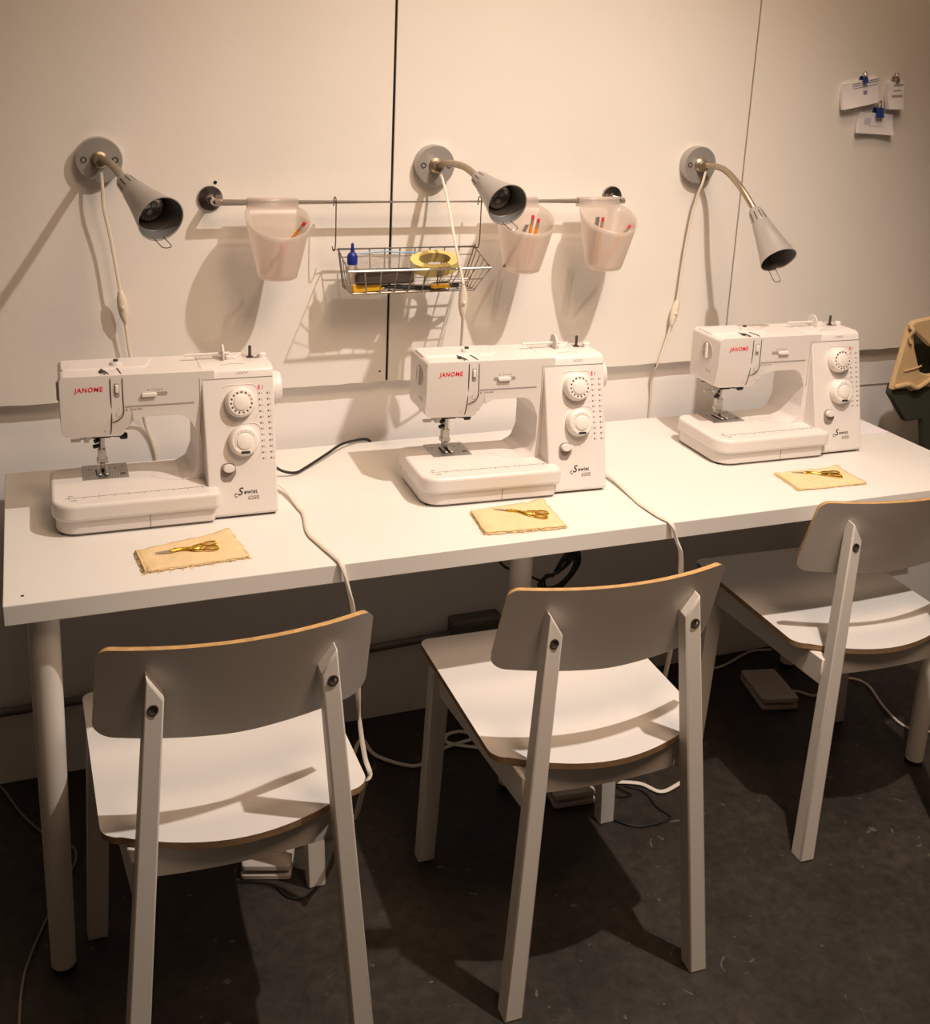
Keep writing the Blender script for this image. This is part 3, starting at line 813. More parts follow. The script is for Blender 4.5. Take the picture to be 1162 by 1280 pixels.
w([((XL - .008 + XLb) / 2, (YFt + YFb) / 2, (ZFt + ZB) / 2), ((XR - .006 + XRb) / 2, (YFt + YFb) / 2, (ZFt + ZB) / 2)], .0011)
nW = 9
for i in range(nW + 1):
    t = i / nW
    xt = XL - .008 + (XR + .002 - XL) * t; xb = XLb + (XRb - XLb) * t
    w([(xt, YFt, ZFt), (xb, YFb, ZB), (xb, YBb, ZB), (XL + (XR - XL) * t, YBt, ZBt)], .0015)
for s, xt, xb in ((0, XL - .003, XLb), (1, XR - .004, XRb)):
    for i in range(1, 5):
        t = i / 5
        w([(xt, YBt + (YFt - YBt) * t, topz(YBt + (YFt - YBt) * t)), (xb, YBb + (YFb - YBb) * t, ZB)], .0012)
for i in range(1, 4): w([(XLb, YBb + (YFb - YBb) * i / 4, ZB - .001), (XRb, YBb + (YFb - YBb) * i / 4, ZB - .001)], .0012)
obj('wire_frame', bw_, WIRE, bk)
for x in (XL - .012, XR + .002):
    bm = bmesh.new()
    tube(bm, [LB((x, YBt + .002, 1.180)), LB((x, YBt - .006, 1.1735)), LB((x, RY - .004, 1.178)), LB((x, RY - .0095, 1.20)), LB((x, RY - .0095, RZ - .01)), LB((x, RY - .0095, RZ + .005)), LB((x, RY - .003, RZ + .0110)), LB((x, RY + .006, RZ + .009)), LB((x, RY + .0095, RZ)), LB((x, RY + .0095, RZ - .008))], .0013, 6, 4)
    tube(bm, [LB((x + .012 * (1 if x < .8 else -.6), YBt, 1.1745)), LB((x, YBt - .003, 1.1745))], .0013, 6, 1)
    obj('hanging_hook', bm, GRAPH, bk)

# things in the basket
def freeobj(name, bm, m, label, cat, group=None, **k):
    o = obj(name, bm, m, **k); tag(o, label, cat, group); return o
def rooted(name, label, cat, loc, group=None):
    return thing(name, label, cat, loc, 0, group), V(loc)
t, o0 = rooted('glue_bottle', 'small clear glue bottle with dark blue cap at the left of the wire basket', 'bottle', (.6690, -.082, 1.0965))
bm = bmesh.new(); lathe(bm, [(.008, 0), (.0105, .002), (.0112, .012), (.0112, .046), (.0100, .054), (.0070, .058)], 24, Matrix.Translation((.012, 0, 0)), cap0=True, cap1=True); obj('bottle_body', bm, FROST, t)
bm = bmesh.new(); lathe(bm, [(.0108, .056), (.0108, .073), (.0085, .078), (.0040, .082), (.0030, .097), (.0015, .100)], 24, Matrix.Translation((.012, 0, 0)), cap0=True, cap1=True); obj('cap', bm, BLUE, t, ang=25)
# roll of masking tape
t, o0 = rooted('tape_roll', 'wide roll of yellow masking tape lying in the wire basket', 'tape', (.860, -.080, 1.1480))
M = Matrix.Rotation(math.radians(20), 4, 'X') @ Matrix.Rotation(math.radians(-4), 4, 'Y')
bm = bmesh.new(); lathe(bm, [(.031, -.009), (.046, -.009), (.046, .013), (.031, .013)], 48, M @ Matrix.Diagonal((1.15, .78, 1, 1)))
obj('tape', bm, TAPE, t, ang=30)
bm = bmesh.new(); lathe(bm, [(.031, .0130), (.0295, .0133), (.0295, -.009), (.031, -.009)], 40, M @ Matrix.Diagonal((1.15, .78, 1, 1))); obj('card_core', bm, TAPEI, t)
bm = bmesh.new(); prism(bm, [(-.006, -.0095), (.004, -.0095), (.004, .0133), (-.006, .0133)], 'y', -.0372, -.0355, M); obj('tape_end', bm, GREYR, t)
bm = bmesh.new(); prism(bm, rpoly([(-.024, -.030, .006), (.016, -.030, .006), (.016, -.008, .006), (-.024, -.008, .006)], 4), 'z', -.017, -.011)
freeobj('yellow_clip', bm, YEL, 'small bright yellow plastic piece under the masking tape roll in the basket', 'plastic piece').location = (.868, -.088, 1.121)
# yellow marker / seam tool
t, o0 = rooted('box_cutter', 'yellow box cutter lying at the front left of the wire basket', 'cutter', (.7100, -.090, 1.1050))
bm = bmesh.new(); prism(bm, rpoly([(-.030, -.010, .004), (.030, -.007, .004), (.040, .000, .003), (.030, .008, .004), (-.030, .008, .004)], 4), 'y', -.006, .006); obj('handle', bm, YEL, t, bevel=.0015, segs=2)
bm = bmesh.new(); box(bm, .038, .075, -.001, .001, -.004, .004); obj('blade', bm, STEEL, t)
t, o0 = rooted('orange_marker', 'orange brown marker lying beneath the yellow cutter in the basket', 'marker', (.7050, -.072, 1.1010))
bm = bmesh.new(); cyl(bm, (-.024, 0, 0), (.040, 0, 0), .0050, n=16); obj('barrel', bm, mat('orange_brown_plastic', (.50, .22, .03), .45), t)
bm = bmesh.new(); cyl(bm, (.040, 0, 0), (.062, 0, 0), .0052, .0035, n=16); obj('pen_cap', bm, BLACK, t)
# dark fabric scissors
t, o0 = rooted('shears', 'black handled shears lying along the bottom of the wire basket', 'scissors', (.850, -.068, 1.1000))
bm = bmesh.new(); prism(bm, [(-.075, -.002), (.01, -.008), (.012, .006), (-.070, .003)], 'z', -.002, .002); obj('blade', bm, STEEL, t)
bm = bmesh.new()
for s in (-1, 1): tube(bm, [(.010, s * .003, 0), (.030, s * .012, .001), (.056, s * .015, .001), (.066, s * .008, .001), (.050, s * .003, .001), (.030, s * .003, .001)], .0042, 8, 5, closed=True)
obj('handle', bm, BLACK, t)
# long black tool and white pen
bm = bmesh.new(); tube(bm, [(.740, -.093, 1.107), (.80, -.094, 1.103), (.86, -.095, 1.101), (.885, -.094, 1.106)], [.004, .005, .006, .004], 10, 4)
freeobj('seam_tool', bm, BLACK, 'long black plastic tool at the front of the wire basket', 'tool')
bm = bmesh.new(); cyl(bm, (.890, -.092, 1.112), (.945, -.060, 1.108), .0045, n=14); freeobj('white_pen', bm, PLASTW, 'white pen at the right end of the wire basket', 'pen')
# clear bag with dark notions
bm = bmesh.new()
nx, ny = 14, 6; g = []
for i in range(nx + 1):
    row = []
    for j in range(ny + 1):
        u, v = i / nx, j / ny
        x = .684 + .13 * u; y = -.038 - .075 * v
        z = 1.146 + .022 * math.sin(PI * u) * math.sin(PI * v) + .004 * math.sin(7 * u + 3 * v) + .012 * (1 - v)
        row.append(bm.verts.new((x, y, z)))
    g.append(row)
for i in range(nx):
    for j in range(ny): bm.faces.new((g[i][j], g[i + 1][j], g[i + 1][j + 1], g[i][j + 1]))
bmesh.ops.solidify(bm, geom=bm.faces[:], thickness=.010)
freeobj('zip_bag', bm, CLEARB, 'clear plastic zip bag of small notions lying on top in the wire basket', 'bag', ang=60)
bm = bmesh.new(); tube(bm, [(.700, -.040, 1.166), (.76, -.040, 1.170), (.80, -.045, 1.168), (.85, -.040, 1.166)], .0016, 6, 4); freeobj('blue_cord', bm, mat('light_blue_plastic', (.15, .35, .62), .4), 'thin light blue strip along the back of the wire basket', 'strip')
bm = bmesh.new(); prism(bm, rpoly([(.684, -.105, .01), (.81, -.100, .01), (.82, -.045, .01), (.69, -.04, .01)], 4), 'z', 1.112, 1.136); freeobj('notions_pouch', bm, mat('dark_brown_fabric', (.06, .045, .035), .8), 'dark brown pouch under the clear bag in the basket', 'pouch', bevel=.005, segs=3)

# frosted cups
def cup(cx, cy, lab):
    t = thing('hanging_cup', lab, 'cup', (cx, cy, 1.130), 0, 'frosted plastic cups hanging from the chrome rail')
    K = 1.2735 - 1.130; RYL = RY - cy                 # rail height and depth seen from the cup
    n = 64; fs = [0, .03, .12, .25, .4, .55, .7, .85, 1.0]
    def pt(f, i):
        a = 2 * PI * i / n; c, sn = math.cos(a), math.sin(a)
        e = f ** .85
        x = (.036 + .028 * e) * c
        yb = .032 + .008 * e
        y = min(yb, sn * yb / .62) if sn >= 0 else (.034 + .034 * e) * sn
        zt = K - .006 - .046 * max(0, (.040 - y) / .108) ** 1.1
        return (x, y, zt * f)
    rows = []
    bm = bmesh.new()
    rows.append([bm.verts.new((pt(0, i)[0] * .88, pt(0, i)[1] * .88, 0)) for i in range(n)])
    for f in fs[1:]: rows.append([bm.verts.new(pt(f, i)) for i in range(n)])
    for A, B in zip(rows, rows[1:]): bridge(bm, A, B)
    bm.faces.new(rows[0][::-1])
    o = obj('cup_body', bm, FROST, t, ang=60)
    md = o.modifiers.new('solid', 'SOLIDIFY'); md.thickness = .0016
    bm = bmesh.new()
    P_ = catmull([(0, .0400, K - .012), (0, .0415, K - .004), (0, RYL - .0080, K + .001), (0, RYL - .006, K + .0075), (0, RYL, K + .0105), (0, RYL + .007, K + .0075), (0, RYL + .0092, K), (0, RYL + .0092, K - .012)], 4)
    A = [[bm.verts.new((-.0505, p.y, p.z)), bm.verts.new((.0505, p.y, p.z))] for p in P_]
    for a, b in zip(A, A[1:]): bm.faces.new((a[0], a[1], b[1], b[0]))
    o = obj('hook_flap', bm, FROST, t, ang=60); md = o.modifiers.new('solid', 'SOLIDIFY'); md.thickness = .0015
    return t
cup(.5250, -.0960, 'frosted cup with one tilted pencil, leftmost on the chrome rail')
cup(1.0560, -.0960, 'frosted cup behind the middle lamp head, holding two pencils and a grey ruler')
cup(1.2560, -.0960, 'frosted cup with a grey ruler and pencils, rightmost on the chrome rail')

def pencil(a, b, lab):
    a, b = V(a), V(b); t = thing('pencil', lab, 'pencil', a, 0, 'orange pencils with red erasers')
    L_ = b - a; d = L_.normalized(); n = L_.length
    bm = bmesh.new(); cyl(bm, d * .012, d * (n - .020), .0034, n=6); bd = obj('barrel', bm, PENC, t)
    bm = bmesh.new(); cyl(bm, (0, 0, 0), d * .012, .0006, .0034, n=6); obj('point', bm, TAPEI, t)
    bm = bmesh.new(); cyl(bm, d * (n - .020), d * (n - .009), .0036, n=14); obj('ferrule', bm, FERR, t)
    bm = bmesh.new(); cyl(bm, d * (n - .009), d * n, .0036, .0032, n=14); obj('eraser', bm, ERAS, t, bevel=.0008, segs=2)
pencil((.5050, -.090, 1.148), (.5722, -.128, 1.2470), 'orange pencil with red eraser leaning right in the leftmost frosted cup')
pencil((1.0600, -.095, 1.140), (1.0740, -.098, 1.2520), 'orange pencil, the left and higher of two in the cup behind the middle lamp')
pencil((1.0660, -.103, 1.140), (1.0830, -.108, 1.2460), 'orange pencil, the right and lower of two in the cup behind the middle lamp')
pencil((1.2330, -.095, 1.140), (1.2420, -.100, 1.2460), 'orange pencil beside the grey ruler in the rightmost frosted cup')
pencil((1.2450, -.100, 1.148), (1.3040, -.113, 1.2300), 'orange pencil leaning to the right side in the rightmost frosted cup')
def ruler(a, b, w_, lab):
    a, b = V(a), V(b); d = (b - a); bm = bmesh.new()
    post(bm, a, b, w_, .0022); freeobj('metal_ruler', bm, GREYR, lab, 'ruler', 'grey rulers in the frosted cups', bevel=.0004, segs=1)
ruler((1.0150, -.095, 1.140), (1.0620, -.097, 1.232), .0090, 'grey ruler leaning right in the cup behind the middle lamp')
ruler((1.2240, -.090, 1.140), (1.2330, -.092, 1.246), .0090, 'grey ruler standing upright in the rightmost frosted cup')
t, o0 = rooted('glue_stick', 'pink ended small tube standing in the leftmost frosted cup', 'tube', (.5300, -.105, 1.136))
bm = bmesh.new(); cyl(bm, (-.006, 0, .002), (-.004, -.001, .020), .006, n=16); obj('tube_base', bm, PINKB, t)
bm = bmesh.new(); cyl(bm, (-.004, -.001, .020), (-.001, -.004, .044), .0055, n=16); obj('tube_body', bm, mat('grey_blue_tube', (.35, .35, .38), .5), t)
bm = bmesh.new(); cyl(bm, (-.001, -.004, .044), (.003, -.008, .066), .0065, n=16); obj('tube_cap', bm, PINKB, t, bevel=.002, segs=2)

# ------------------------------------------------------------------ folded cloths and scissors
def cloth(corners, seed, label, layers=4, th=.0021):
    rnd = random.Random(seed)
    cx = sum(c[0] for c in corners) / 4; cy = sum(c[1] for c in corners) / 4
    t = thing('folded_cloth', label, 'cloth', (cx, cy, TZ), 0, 'folded beige cloths on the table front')
    A, B, C_, D = [V((c[0] - cx, c[1] - cy, 0)) for c in corners]     # back-left, front-left, front-right, back-right
    for k in range(layers):
        n = 22; bm = bmesh.new(); g = []
        dx, dy = rnd.uniform(-.003, .003), rnd.uniform(-.002, .002)
        z0 = .0006 + k * th
        ph = rnd.uniform(0, 6)
        for i in range(n + 1):
            row = []
            for j in range(n + 1):
                u, v = i / n, j / n
                p = (A.lerp(D, u)).lerp(B.lerp(C_, u), v)
                e = min(u, 1 - u, v, 1 - v)
                jag = rnd.uniform(-.0017, .0017) if e == 0 else 0
                bul = .0007 * math.sin(4 * u + ph) * math.sin(5 * v + ph)
                droop = -(z0 * .35) * max(0, 1 - e * 12) if k else 0
                curl = .0060 * max(0, 1 - ((1 - u) ** 2 + v ** 2) * 30) * (k / layers)
                row.append(bm.verts.new((p.x + dx + jag, p.y + dy + jag, z0 + bul + droop + curl)))
            g.append(row)
        for i in range(n):
            for j in range(n): bm.faces.new((g[i][j], g[i + 1][j], g[i + 1][j + 1], g[i][j + 1]))
        o = obj('cloth_layer', bm, MUSLIN, t, ang=80)
        md = o.modifiers.new('solid', 'SOLIDIFY'); md.thickness = th * .62; md.offset = 1
    # rounded fold joining the layers on the left
    bm = bmesh.new()
    for (p, q) in ((A, B),):
        pts = [p.lerp(q, i / 8) + V((rnd.uniform(-.0008, .0008), 0, layers * th * .45)) for i in range(9)]
        for zz in (-.25, .25): tube(bm, [p_ + V((.0012, 0, zz * layers * th)) for p_ in pts], layers * th * .24, 8, 3)
    obj('folded_edge', bm, MUSLIN, t)
    bm = bmesh.new()
    E_ = [(B, C_), (A, B), (C_, D)]
    for k in range(110):
        p, q = E_[rnd.choice((0, 0, 1, 2))]
        s = p.lerp(q, rnd.random()); out = (s.normalized()) * rnd.uniform(.002, .008)
        z = rnd.uniform(.0006, layers * th)
        tube(bm, [s * .99 + V((0, 0, z)), s + out * .5 + V((rnd.uniform(-.002, .002), rnd.uniform(-.002, .002), z * .8)), s + out + V((rnd.uniform(-.004, .004), rnd.uniform(-.003, .003), max(.0006, z * .3)))], .00030, 4, 3)
    f = obj('frayed_threads', bm, MUSLIN, t); f['kind'] = 'stuff'
    return layers * th
h = cloth([(.2072, -.4427), (.2150, -.5261), (.3860, -.5150), (.3704, -.3990)], 1, 'folded beige cloth in front of the left sewing machine')
cloth([(.8231, -.4341), (.8110, -.5350), (.9672, -.5480), (.9789, -.4220)], 2, 'folded beige cloth in front of the middle sewing machine')
cloth([(1.534, -.4134), (1.5263, -.5063), (1.6918, -.5136), (1.6956, -.4158)], 3, 'folded beige cloth in front of the right sewing machine', layers=3)

def scissors(x, y, z, a, label):
    t = thing('embroidery_scissors', label, 'scissors', (x, y, z), a, 'gold stork scissors on the folded cloths')
    bm = bmesh.new()
    prism(bm, [(0, 0), (.030, .0030), (.034, .0008), (.030, -.0012)], 'z', .0016, .0030)
    prism(bm, [(.001, -.0006), (.030, -.0034), (.034, -.0008), (.030, .0008)], 'z', .0002, .0015)
    obj('blades', bm, STEEL, t)
    bm = bmesh.new()
    cols = [(.026, 0, .0028), (.032, .0005, .0042), (.040, .0020, .0034), (.048, .0012, .0030), (.056, -.0010, .0040), (.064, -.0020, .0062), (.072, -.0008, .0066), (.078, .0010, .0050)]
    rows = []
    for (a_, b_, r_) in cols:
        rows.append([bm.verts.new((a_, b_ + r_ * math.cos(2 * PI * i / 12), .0026 + .0024 * math.sin(2 * PI * i / 12))) for i in range(12)])
    for A, B in zip(rows, rows[1:]): bridge(bm, A, B)
    bm.faces.new(rows[0][::-1]); bm.faces.new(rows[-1])
    obj('bird_body', bm, GOLD, t)
    bm = bmesh.new(); tube(bm, [(.060, -.006, .003), (.070, -.011, .003), (.082, -.013, .003)], .0017, 8, 5); tube(bm, [(.064, .005, .003), (.074, .009, .003), (.084, .010, .003)], .0017, 8, 5)
    lathe(bm, [(.0022, .0048), (.0020, .0056), (.0005, .0058)], 10, Matrix.Translation((.0345, .001, 0)), cap1=True)
    obj('leg_joint', bm, GOLD, t)
    for s, yy, rot in ((-1, -.0105, -.12), (1, .0085, .15)):
        bm = bmesh.new()
        P_ = [(.0935 + .0118 * math.cos(q) * math.cos(rot) - .0072 * math.sin(q) * math.sin(rot), yy + .0072 * math.sin(q) * math.cos(rot) + .0118 * math.cos(q) * math.sin(rot), .0026) for q in [2 * PI * i / 26 for i in range(26)]]
        tube(bm, P_, .00165, 8, 1, closed=True); obj('finger_ring', bm, GOLD, t)
scissors(.2357, -.4712, TZ + .0085, math.radians(2), 'small gold stork scissors on the left folded cloth')
scissors(.8621, -.4480, TZ + .0085, math.radians(-32), 'small gold stork scissors on the middle folded cloth')
scissors(1.5657, -.4290, TZ + .0066, math.radians(-22), 'small gold stork scissors on the right folded cloth')

# ------------------------------------------------------------------ cords on the table and floor
def cable(name, pts, r, m, label, cat='cord', flat=None, k=6, up=(0, 0, 1)):
    bm = bmesh.new(); tube(bm, pts, r, 8, k, flat=flat, up=up if flat else None)
    return freeobj(name, bm, m, label, cat, ang=60)
z = TZ
cable('pedal_cord', [(.4760, -.215, z + .020), (.4950, -.225, z + .016), (.5086, -.262, z + .010), (.5150, -.330, z + .0045), (.5172, -.3650, z + .004), (.5060, -.4449, z + .004), (.5130, -.4950, z + .004), (.5260, -.5600, z + .0045), (.5300, -.5830, z + .001), (.5400, -.5880, z - .040), (.5500, -.5850, z - .085), (.5620, -.575, .560), (.5720, -.560, .43), (.5800, -.575, .35), (.5860, -.590, .320), (.5800, -.575, .285), (.600, -.45, .12), (.640, -.25, .010), (.700, -.10, .005), (.7368, -.0423, .005), (.7510, -.1120, .005), (.8177, -.1742, .005), (.8700, -.1600, .005), (.9135, -.1314, .005), (.976, -.1214, .005), (.9985, -.1119, .006), (.9700, -.0880, .009), (.9350, -.0880, .007), (.9250, -.1119, .005), (.96, -.14, .005), (1.02, -.17, .005)],
      .0034, CORDW, 'white flat cord from the left machine over the table edge to the floor', flat=1.5)
cable('pedal_cord', [(1.135, -.262, z + .020), (1.1520, -.290, z + .016), (1.1680, -.345, z + .010), (1.1640, -.4500, z + .004), (1.1609, -.4877, z + .004), (1.1640, -.550, z + .0045), (1.1730, -.5830, z + .001), (1.1840, -.588, z - .030), (1.2000, -.588, z - .075), (1.222, -.560, .52), (1.235, -.52, .35), (1.25, -.45, .12), (1.23, -.38, .012), (1.2382, -.3702, .005), (1.2877, -.3921, .005), (1.3164, -.4311, .005), (1.3633, -.4225, .005), (1.4148, -.4000, .005)],
      .0034, CORDW, 'white flat cord from the middle machine over the table edge between chairs', flat=1.5)
cable('power_cord', [(.4740, -.1450, z + .035), (.4950, -.1520, z + .030), (.5200, -.1620, z + .014), (.5480, -.1580, z + .006), (.5750, -.1350, z + .006), (.6300, -.0900, z + .014), (.6700, -.0480, z + .016), (.7100, -.0120, z + .010), (.7500, .0060, z + .003), (.7650, .020, z - .03), (.77, .03, z - .12), (.80, .03, .5)],
      .0030, BLACK, 'black power cord from the left machine to the table back edge')
plug_bm = bmesh.new(); cyl(plug_bm, (.4755, -.1455, z + .0345), (.4985, -.1535, z + .0280), .0062, .0048, n=12)
obj('plug', plug_bm, BLACK, bpy.data.objects['power_cord'])
cable('mains_lead', [(.8950, -.05, .700), (.93, -.10, .655), (.965, -.16, .560), (.9968, -.2000, .5005), (1.0230, -.205, .4815), (1.06, -.21, .465), (1.0981, -.2000, .4418)], .0028, BLACK, 'thin black lead hanging behind the middle table leg', k=5)
bm = bmesh.new()
for q in range(3):
    e = q * .006
    tube(bm, [(1.215 + e, -.17, .699), (1.195 + e, -.20, .600), (1.1683 + e, -.2000, .4954), (1.1466 - e, -.2000 - e, .4628), (1.0981 + e, -.2000, .4400 + e), (1.10 + e, -.205, .425), (1.145, -.205, .430 - e), (1.178 + e, -.205, .470), (1.172 + e, -.20, .510), (1.150, -.20, .49 - e), (1.13, -.195, .445)], .0032, 7, 6)
freeobj('cord_bundle', bm, BLACK, 'looped bundle of black cords hanging under the table behind the middle chair', 'cord')
cable('floor_lead', [(1.2507, -.3848, .003), (1.2826, -.4188, .003), (1.2826, -.4707, .003), (1.2944, -.5080, .003), (1.2729, -.5202, .003), (1.2071, -.5150, .003), (1.1633, -.4709, .003)], .0020, BLACK, 'thin dark lead curled on the floor behind the middle chair')
cable('floor_lead', [(.4462, -.4495, .003), (.4597, -.4809, .003), (.4828, -.4952, .003), (.5195, -.4738, .003), (.530, -.42, .003)], .0018, BLACK, 'thin dark lead on the floor in front of the left foot pedal')
cable('floor_cord', [(1.600, -.060, .005), (1.6973, -.0240, .005), (1.769, -.0120, .005), (1.8578, .0221, .005), (1.9, .030, .005), (1.945, .020, .005)], .0034, CREAM, 'pale cord on the floor under the right part of the table')  # plain cord lying on the floor, as are the next two
cable('floor_cord', [(1.8560, -.1860, .014), (1.8852, -.1881, .006), (1.9123, -.2123, .005), (1.9625, -.1881, .005), (2.0407, -.1632, .005), (2.0849, -.2057, .005), (2.0515, -.3136, .005), (2.0420, -.3957, .005), (2.0871, -.4349, .005), (2.20, -.45, .005)], .0034, CREAM, 'pale cord running from the right foot pedal past the right table leg')
cable('floor_cord', [(-.0900, .045, .004), (-.0535, .0310, .004), (-.0138, -.0706, .004), (.0314, -.1558, .004), (.0829, -.2127, .004), (.0888, -.2487, .004), (.0766, -.2871, .004), (.0329, -.3935, .004), (.0014, -.4828, .004), (-.0121, -.5430, .004), (-.0175, -.6240, .004), (-.02, -.75, .004)], .0024, mat('greyish_cord', (.25, .21, .16), .6), 'thin greyish cord on the floor round the left table leg')

# foot pedals
def pedal(x, y, a, label, w_=.098, l_=.155):
    t = thing('foot_pedal', label, 'pedal', (x, y, 0), a, 'sewing machine foot pedals on the floor')
    bm = bmesh.new(); prism(bm, rpoly([(-w_ / 2, -l_ / 2, .008), (w_ / 2, -l_ / 2, .008), (w_ / 2, l_ / 2, .008), (-w_ / 2, l_ / 2, .008)], 4), 'z', .001, .012); obj('pedal_base', bm, PEDAL, t, bevel=.002, segs=2)
    bm = bmesh.new(); M = Matrix.Translation((0, 0, .013)) @ Matrix.Rotation(math.radians(-3), 4, 'X')
    prism(bm, rpoly([(-w_ / 2 + .001, -l_ / 2, .008), (w_ / 2 - .001, -l_ / 2, .008), (w_ / 2 - .001, l_ / 2, .008), (-w_ / 2 + .001, l_ / 2, .008)], 4), 'z', .003, .016, M); o = obj('tread_plate', bm, PEDAL, t, bevel=.003, segs=3)
    bm = bmesh.new()
    for i in range(12): box(bm, -.036, .036, -l_ * .38 + i * .0105, -l_ * .38 + i * .0105 + .004, .0155, .0170, M)
    obj('tread_ribs', bm, PEDAL, o)
pedal(.455, -.350, math.radians(-18), 'pale foot pedal on the floor under the left chair')
pedal(1.120, -.335, math.radians(-5), 'pale foot pedal on the floor behind the middle chair')
pedal(1.805, -.160, math.radians(-13), 'pale foot pedal on the floor under the right chair')

# conduit and junction box low on the wall
ct = thing('wall_conduit', 'grey metal conduit with a junction box low on the wall under the table', 'conduit', (1.0, YW, .20))
bm = bmesh.new(); tube(bm, [(-2.6, -.020, -.013), (-1.0, -.020, -.014), (-.5, -.020, -.006), (-.02, -.020, .008)], .0095, 12, 4); tube(bm, [(.08, -.020, .010), (1.4, -.020, .022)], .0095, 12, 1); obj('pipe', bm, CONDU, ct)
bm = bmesh.new(); box(bm, -.025, .105, -.050, -.0005, -.030, .050); o = obj('junction_box', bm, BOXM, ct, bevel=.006, segs=3)
bm = bmesh.new(); box(bm, -.018, .098, -.0525, -.049, -.023, .043); obj('box_cover', bm, BOXM, o, bevel=.001, segs=1)
for x in (.45,):
    bm = bmesh.new(); tube(bm, [(x - 1, -.0295, .022), (x - 1, -.032, .014), (x - 1, -.0295, .004)], .003, 6, 3); obj('pipe_clamp', bm, CONDU, ct)

# ------------------------------------------------------------------ cards held by binder clips on the right of the wall
def cards(pts, thick, label, lines, edge, seed, bend=.004):
    (x0, z0), (x1, z1), (x2, z2), (x3, z3) = pts     # TL, BL, BR, TR
    cx = (x0 + x1 + x2 + x3) / 4; cz = (z0 + z1 + z2 + z3) / 4
    t = thing('card_stack', label, 'cards', (cx, YP, cz))
    n = 10
    def grid(y, f):
        bm = bmesh.new(); g = []
        for i in range(n + 1):
            row = []
            for j in range(5):
                u, v = i / n, j / 4
                x = (x0 * (1 - u) + x3 * u) * (1 - v) + (x1 * (1 - u) + x2 * u) * v
                zz = (z0 * (1 - u) + z3 * u) * (1 - v) + (z1 * (1 - u) + z2 * u) * v
                row.append((x - cx, -(y + bend * v * math.sin(PI * u) * f + .010 * v * v), zz - cz))
            g.append(row)
        return g
    bm = bmesh.new(); F = grid(.004 + thick, 1); B = grid(.0002, .3)
    def vs(G): return [[bm.verts.new(p) for p in r] for r in G]
    f, b = vs(F), vs(B)
    for G in (f, b):
        for i in range(n):
            for j in range(4): bm.faces.new((G[i][j], G[i + 1][j], G[i + 1][j + 1], G[i][j + 1]))
    for i in range(n):
        for j in (0, 4): bm.faces.new((f[i][j], f[i + 1][j], b[i + 1][j], b[i][j]))
    for j in range(4):
        for i in (0, n): bm.faces.new((f[i][j], f[i][j + 1], b[i][j + 1], b[i][j]))
    o = obj('cards', bm, PAPER, t, ang=50)
    # printed lines on the top card
    bm = bmesh.new()
    for (u0, u1, v, h_) in lines:
        prev = None
        for i in range(9):
            u = u0 + (u1 - u0) * i / 8
            def at(v_):
                x = (x0 * (1 - u) + x3 * u) * (1 - v_) + (x1 * (1 - u) + x2 * u) * v_
                zz = (z0 * (1 - u) + z3 * u) * (1 - v_) + (z1 * (1 - u) + z2 * u) * v_
                return V((x - cx, -(.0043 + thick + bend * v_ * math.sin(PI * u) + .010 * v_ * v_ + .0006), zz - cz))
            cur = (bm.verts.new(at(v)), bm.verts.new(at(v + h_)))
            if prev: bm.faces.new((prev[0], cur[0], cur[1], prev[1]))
            prev = cur
    if lines: obj('printed_lines', bm, edge, t)
    else: bm.free()
    return t
INKBLUE = mat('blue_grey_print', (.22, .23, .40), .7)
cards([(1.9310, 1.5480), (1.9312, 1.4872), (2.0369, 1.5089), (2.0340, 1.5690)], .006, 'stack of white printed cards under a small blue clip, upper left on the wall',
      [(.25, .50, .08, .03), (.72, 1.0, .06, .03), (.25, .50, .16, .03), (.72, 1.0, .14, .03), (.25, .98, .26, .02), (.55, .66, .42, .16)], INKBLUE, 1)
cards([(2.0640, 1.5560), (2.0672, 1.4925), (2.1130, 1.4936), (2.1122, 1.5620)], .010, 'narrow pale card stack hanging upper right of three on the wall',
      [(.3, .95, .10, .05), (.3, .8, .30, .04), (.2, .9, .48, .08)], INKL, 2, bend=.002)
cards([(1.9950, 1.4840), (1.9850, 1.4330), (2.0964, 1.4290), (2.0940, 1.4800)], .006, 'stack of white cards with dark blue clip, lowest of three on the wall',
      [(.15, .35, .25, .3), (.3, .8, .62, .02)], mat('faint_blue_print', (.55, .56, .70), .7), 3, bend=-.006)
def clip(x, z, s, m, label):
    t = thing('binder_clip', label, 'clip', (x, YP, z), 0, 'binder clips holding the card stacks')
    bm = bmesh.new(); prism(bm, [(-.019, -.008), (-.013, .0), (-.019, 0.0)], 'x', -s / 2, s / 2) ; 
    bm.free(); bm = bmesh.new()
    sec = [(-.021, -.60 * s), (-.014, .45 * s), (-.004, .45 * s), (-.001, -.60 * s), (-.0018, -.60 * s), (-.005, .38 * s), (-.013, .38 * s), (-.0198, -.60 * s)]
    prism(bm, sec, 'x', -s / 2, s / 2)
    obj('clip_body', bm, m, t)
    for q in (-1, 1):
        bm = bmesh.new(); y = -.018 if q < 0 else -.003
        tube(bm, [(q * s * .1 - s * .25, y, -s * .2), (q * s * .2 - s * .22, y - .001, s * .5), (q * s * .35 - s * .2, y, s * 1.05), (q * s * .35 + s * .2, y, s * 1.10), (q * s * .2 + s * .22, y - .001, s * .5), (q * s * .1 + s * .25, y, -s * .2)], .0009, 6, 5)
        obj('wire_handle', bm, CHROME, t)
clip(1.9890, 1.5620, .015, CLIPB, 'small blue binder clip with splayed silver wires on the upper left cards')
clip(2.0870, 1.5660, .012, STEEL, 'small silver clip on the narrow upper right cards')
clip(2.0470, 1.4850, .023, CLIPB, 'largest dark blue binder clip, on the lowest card stack')

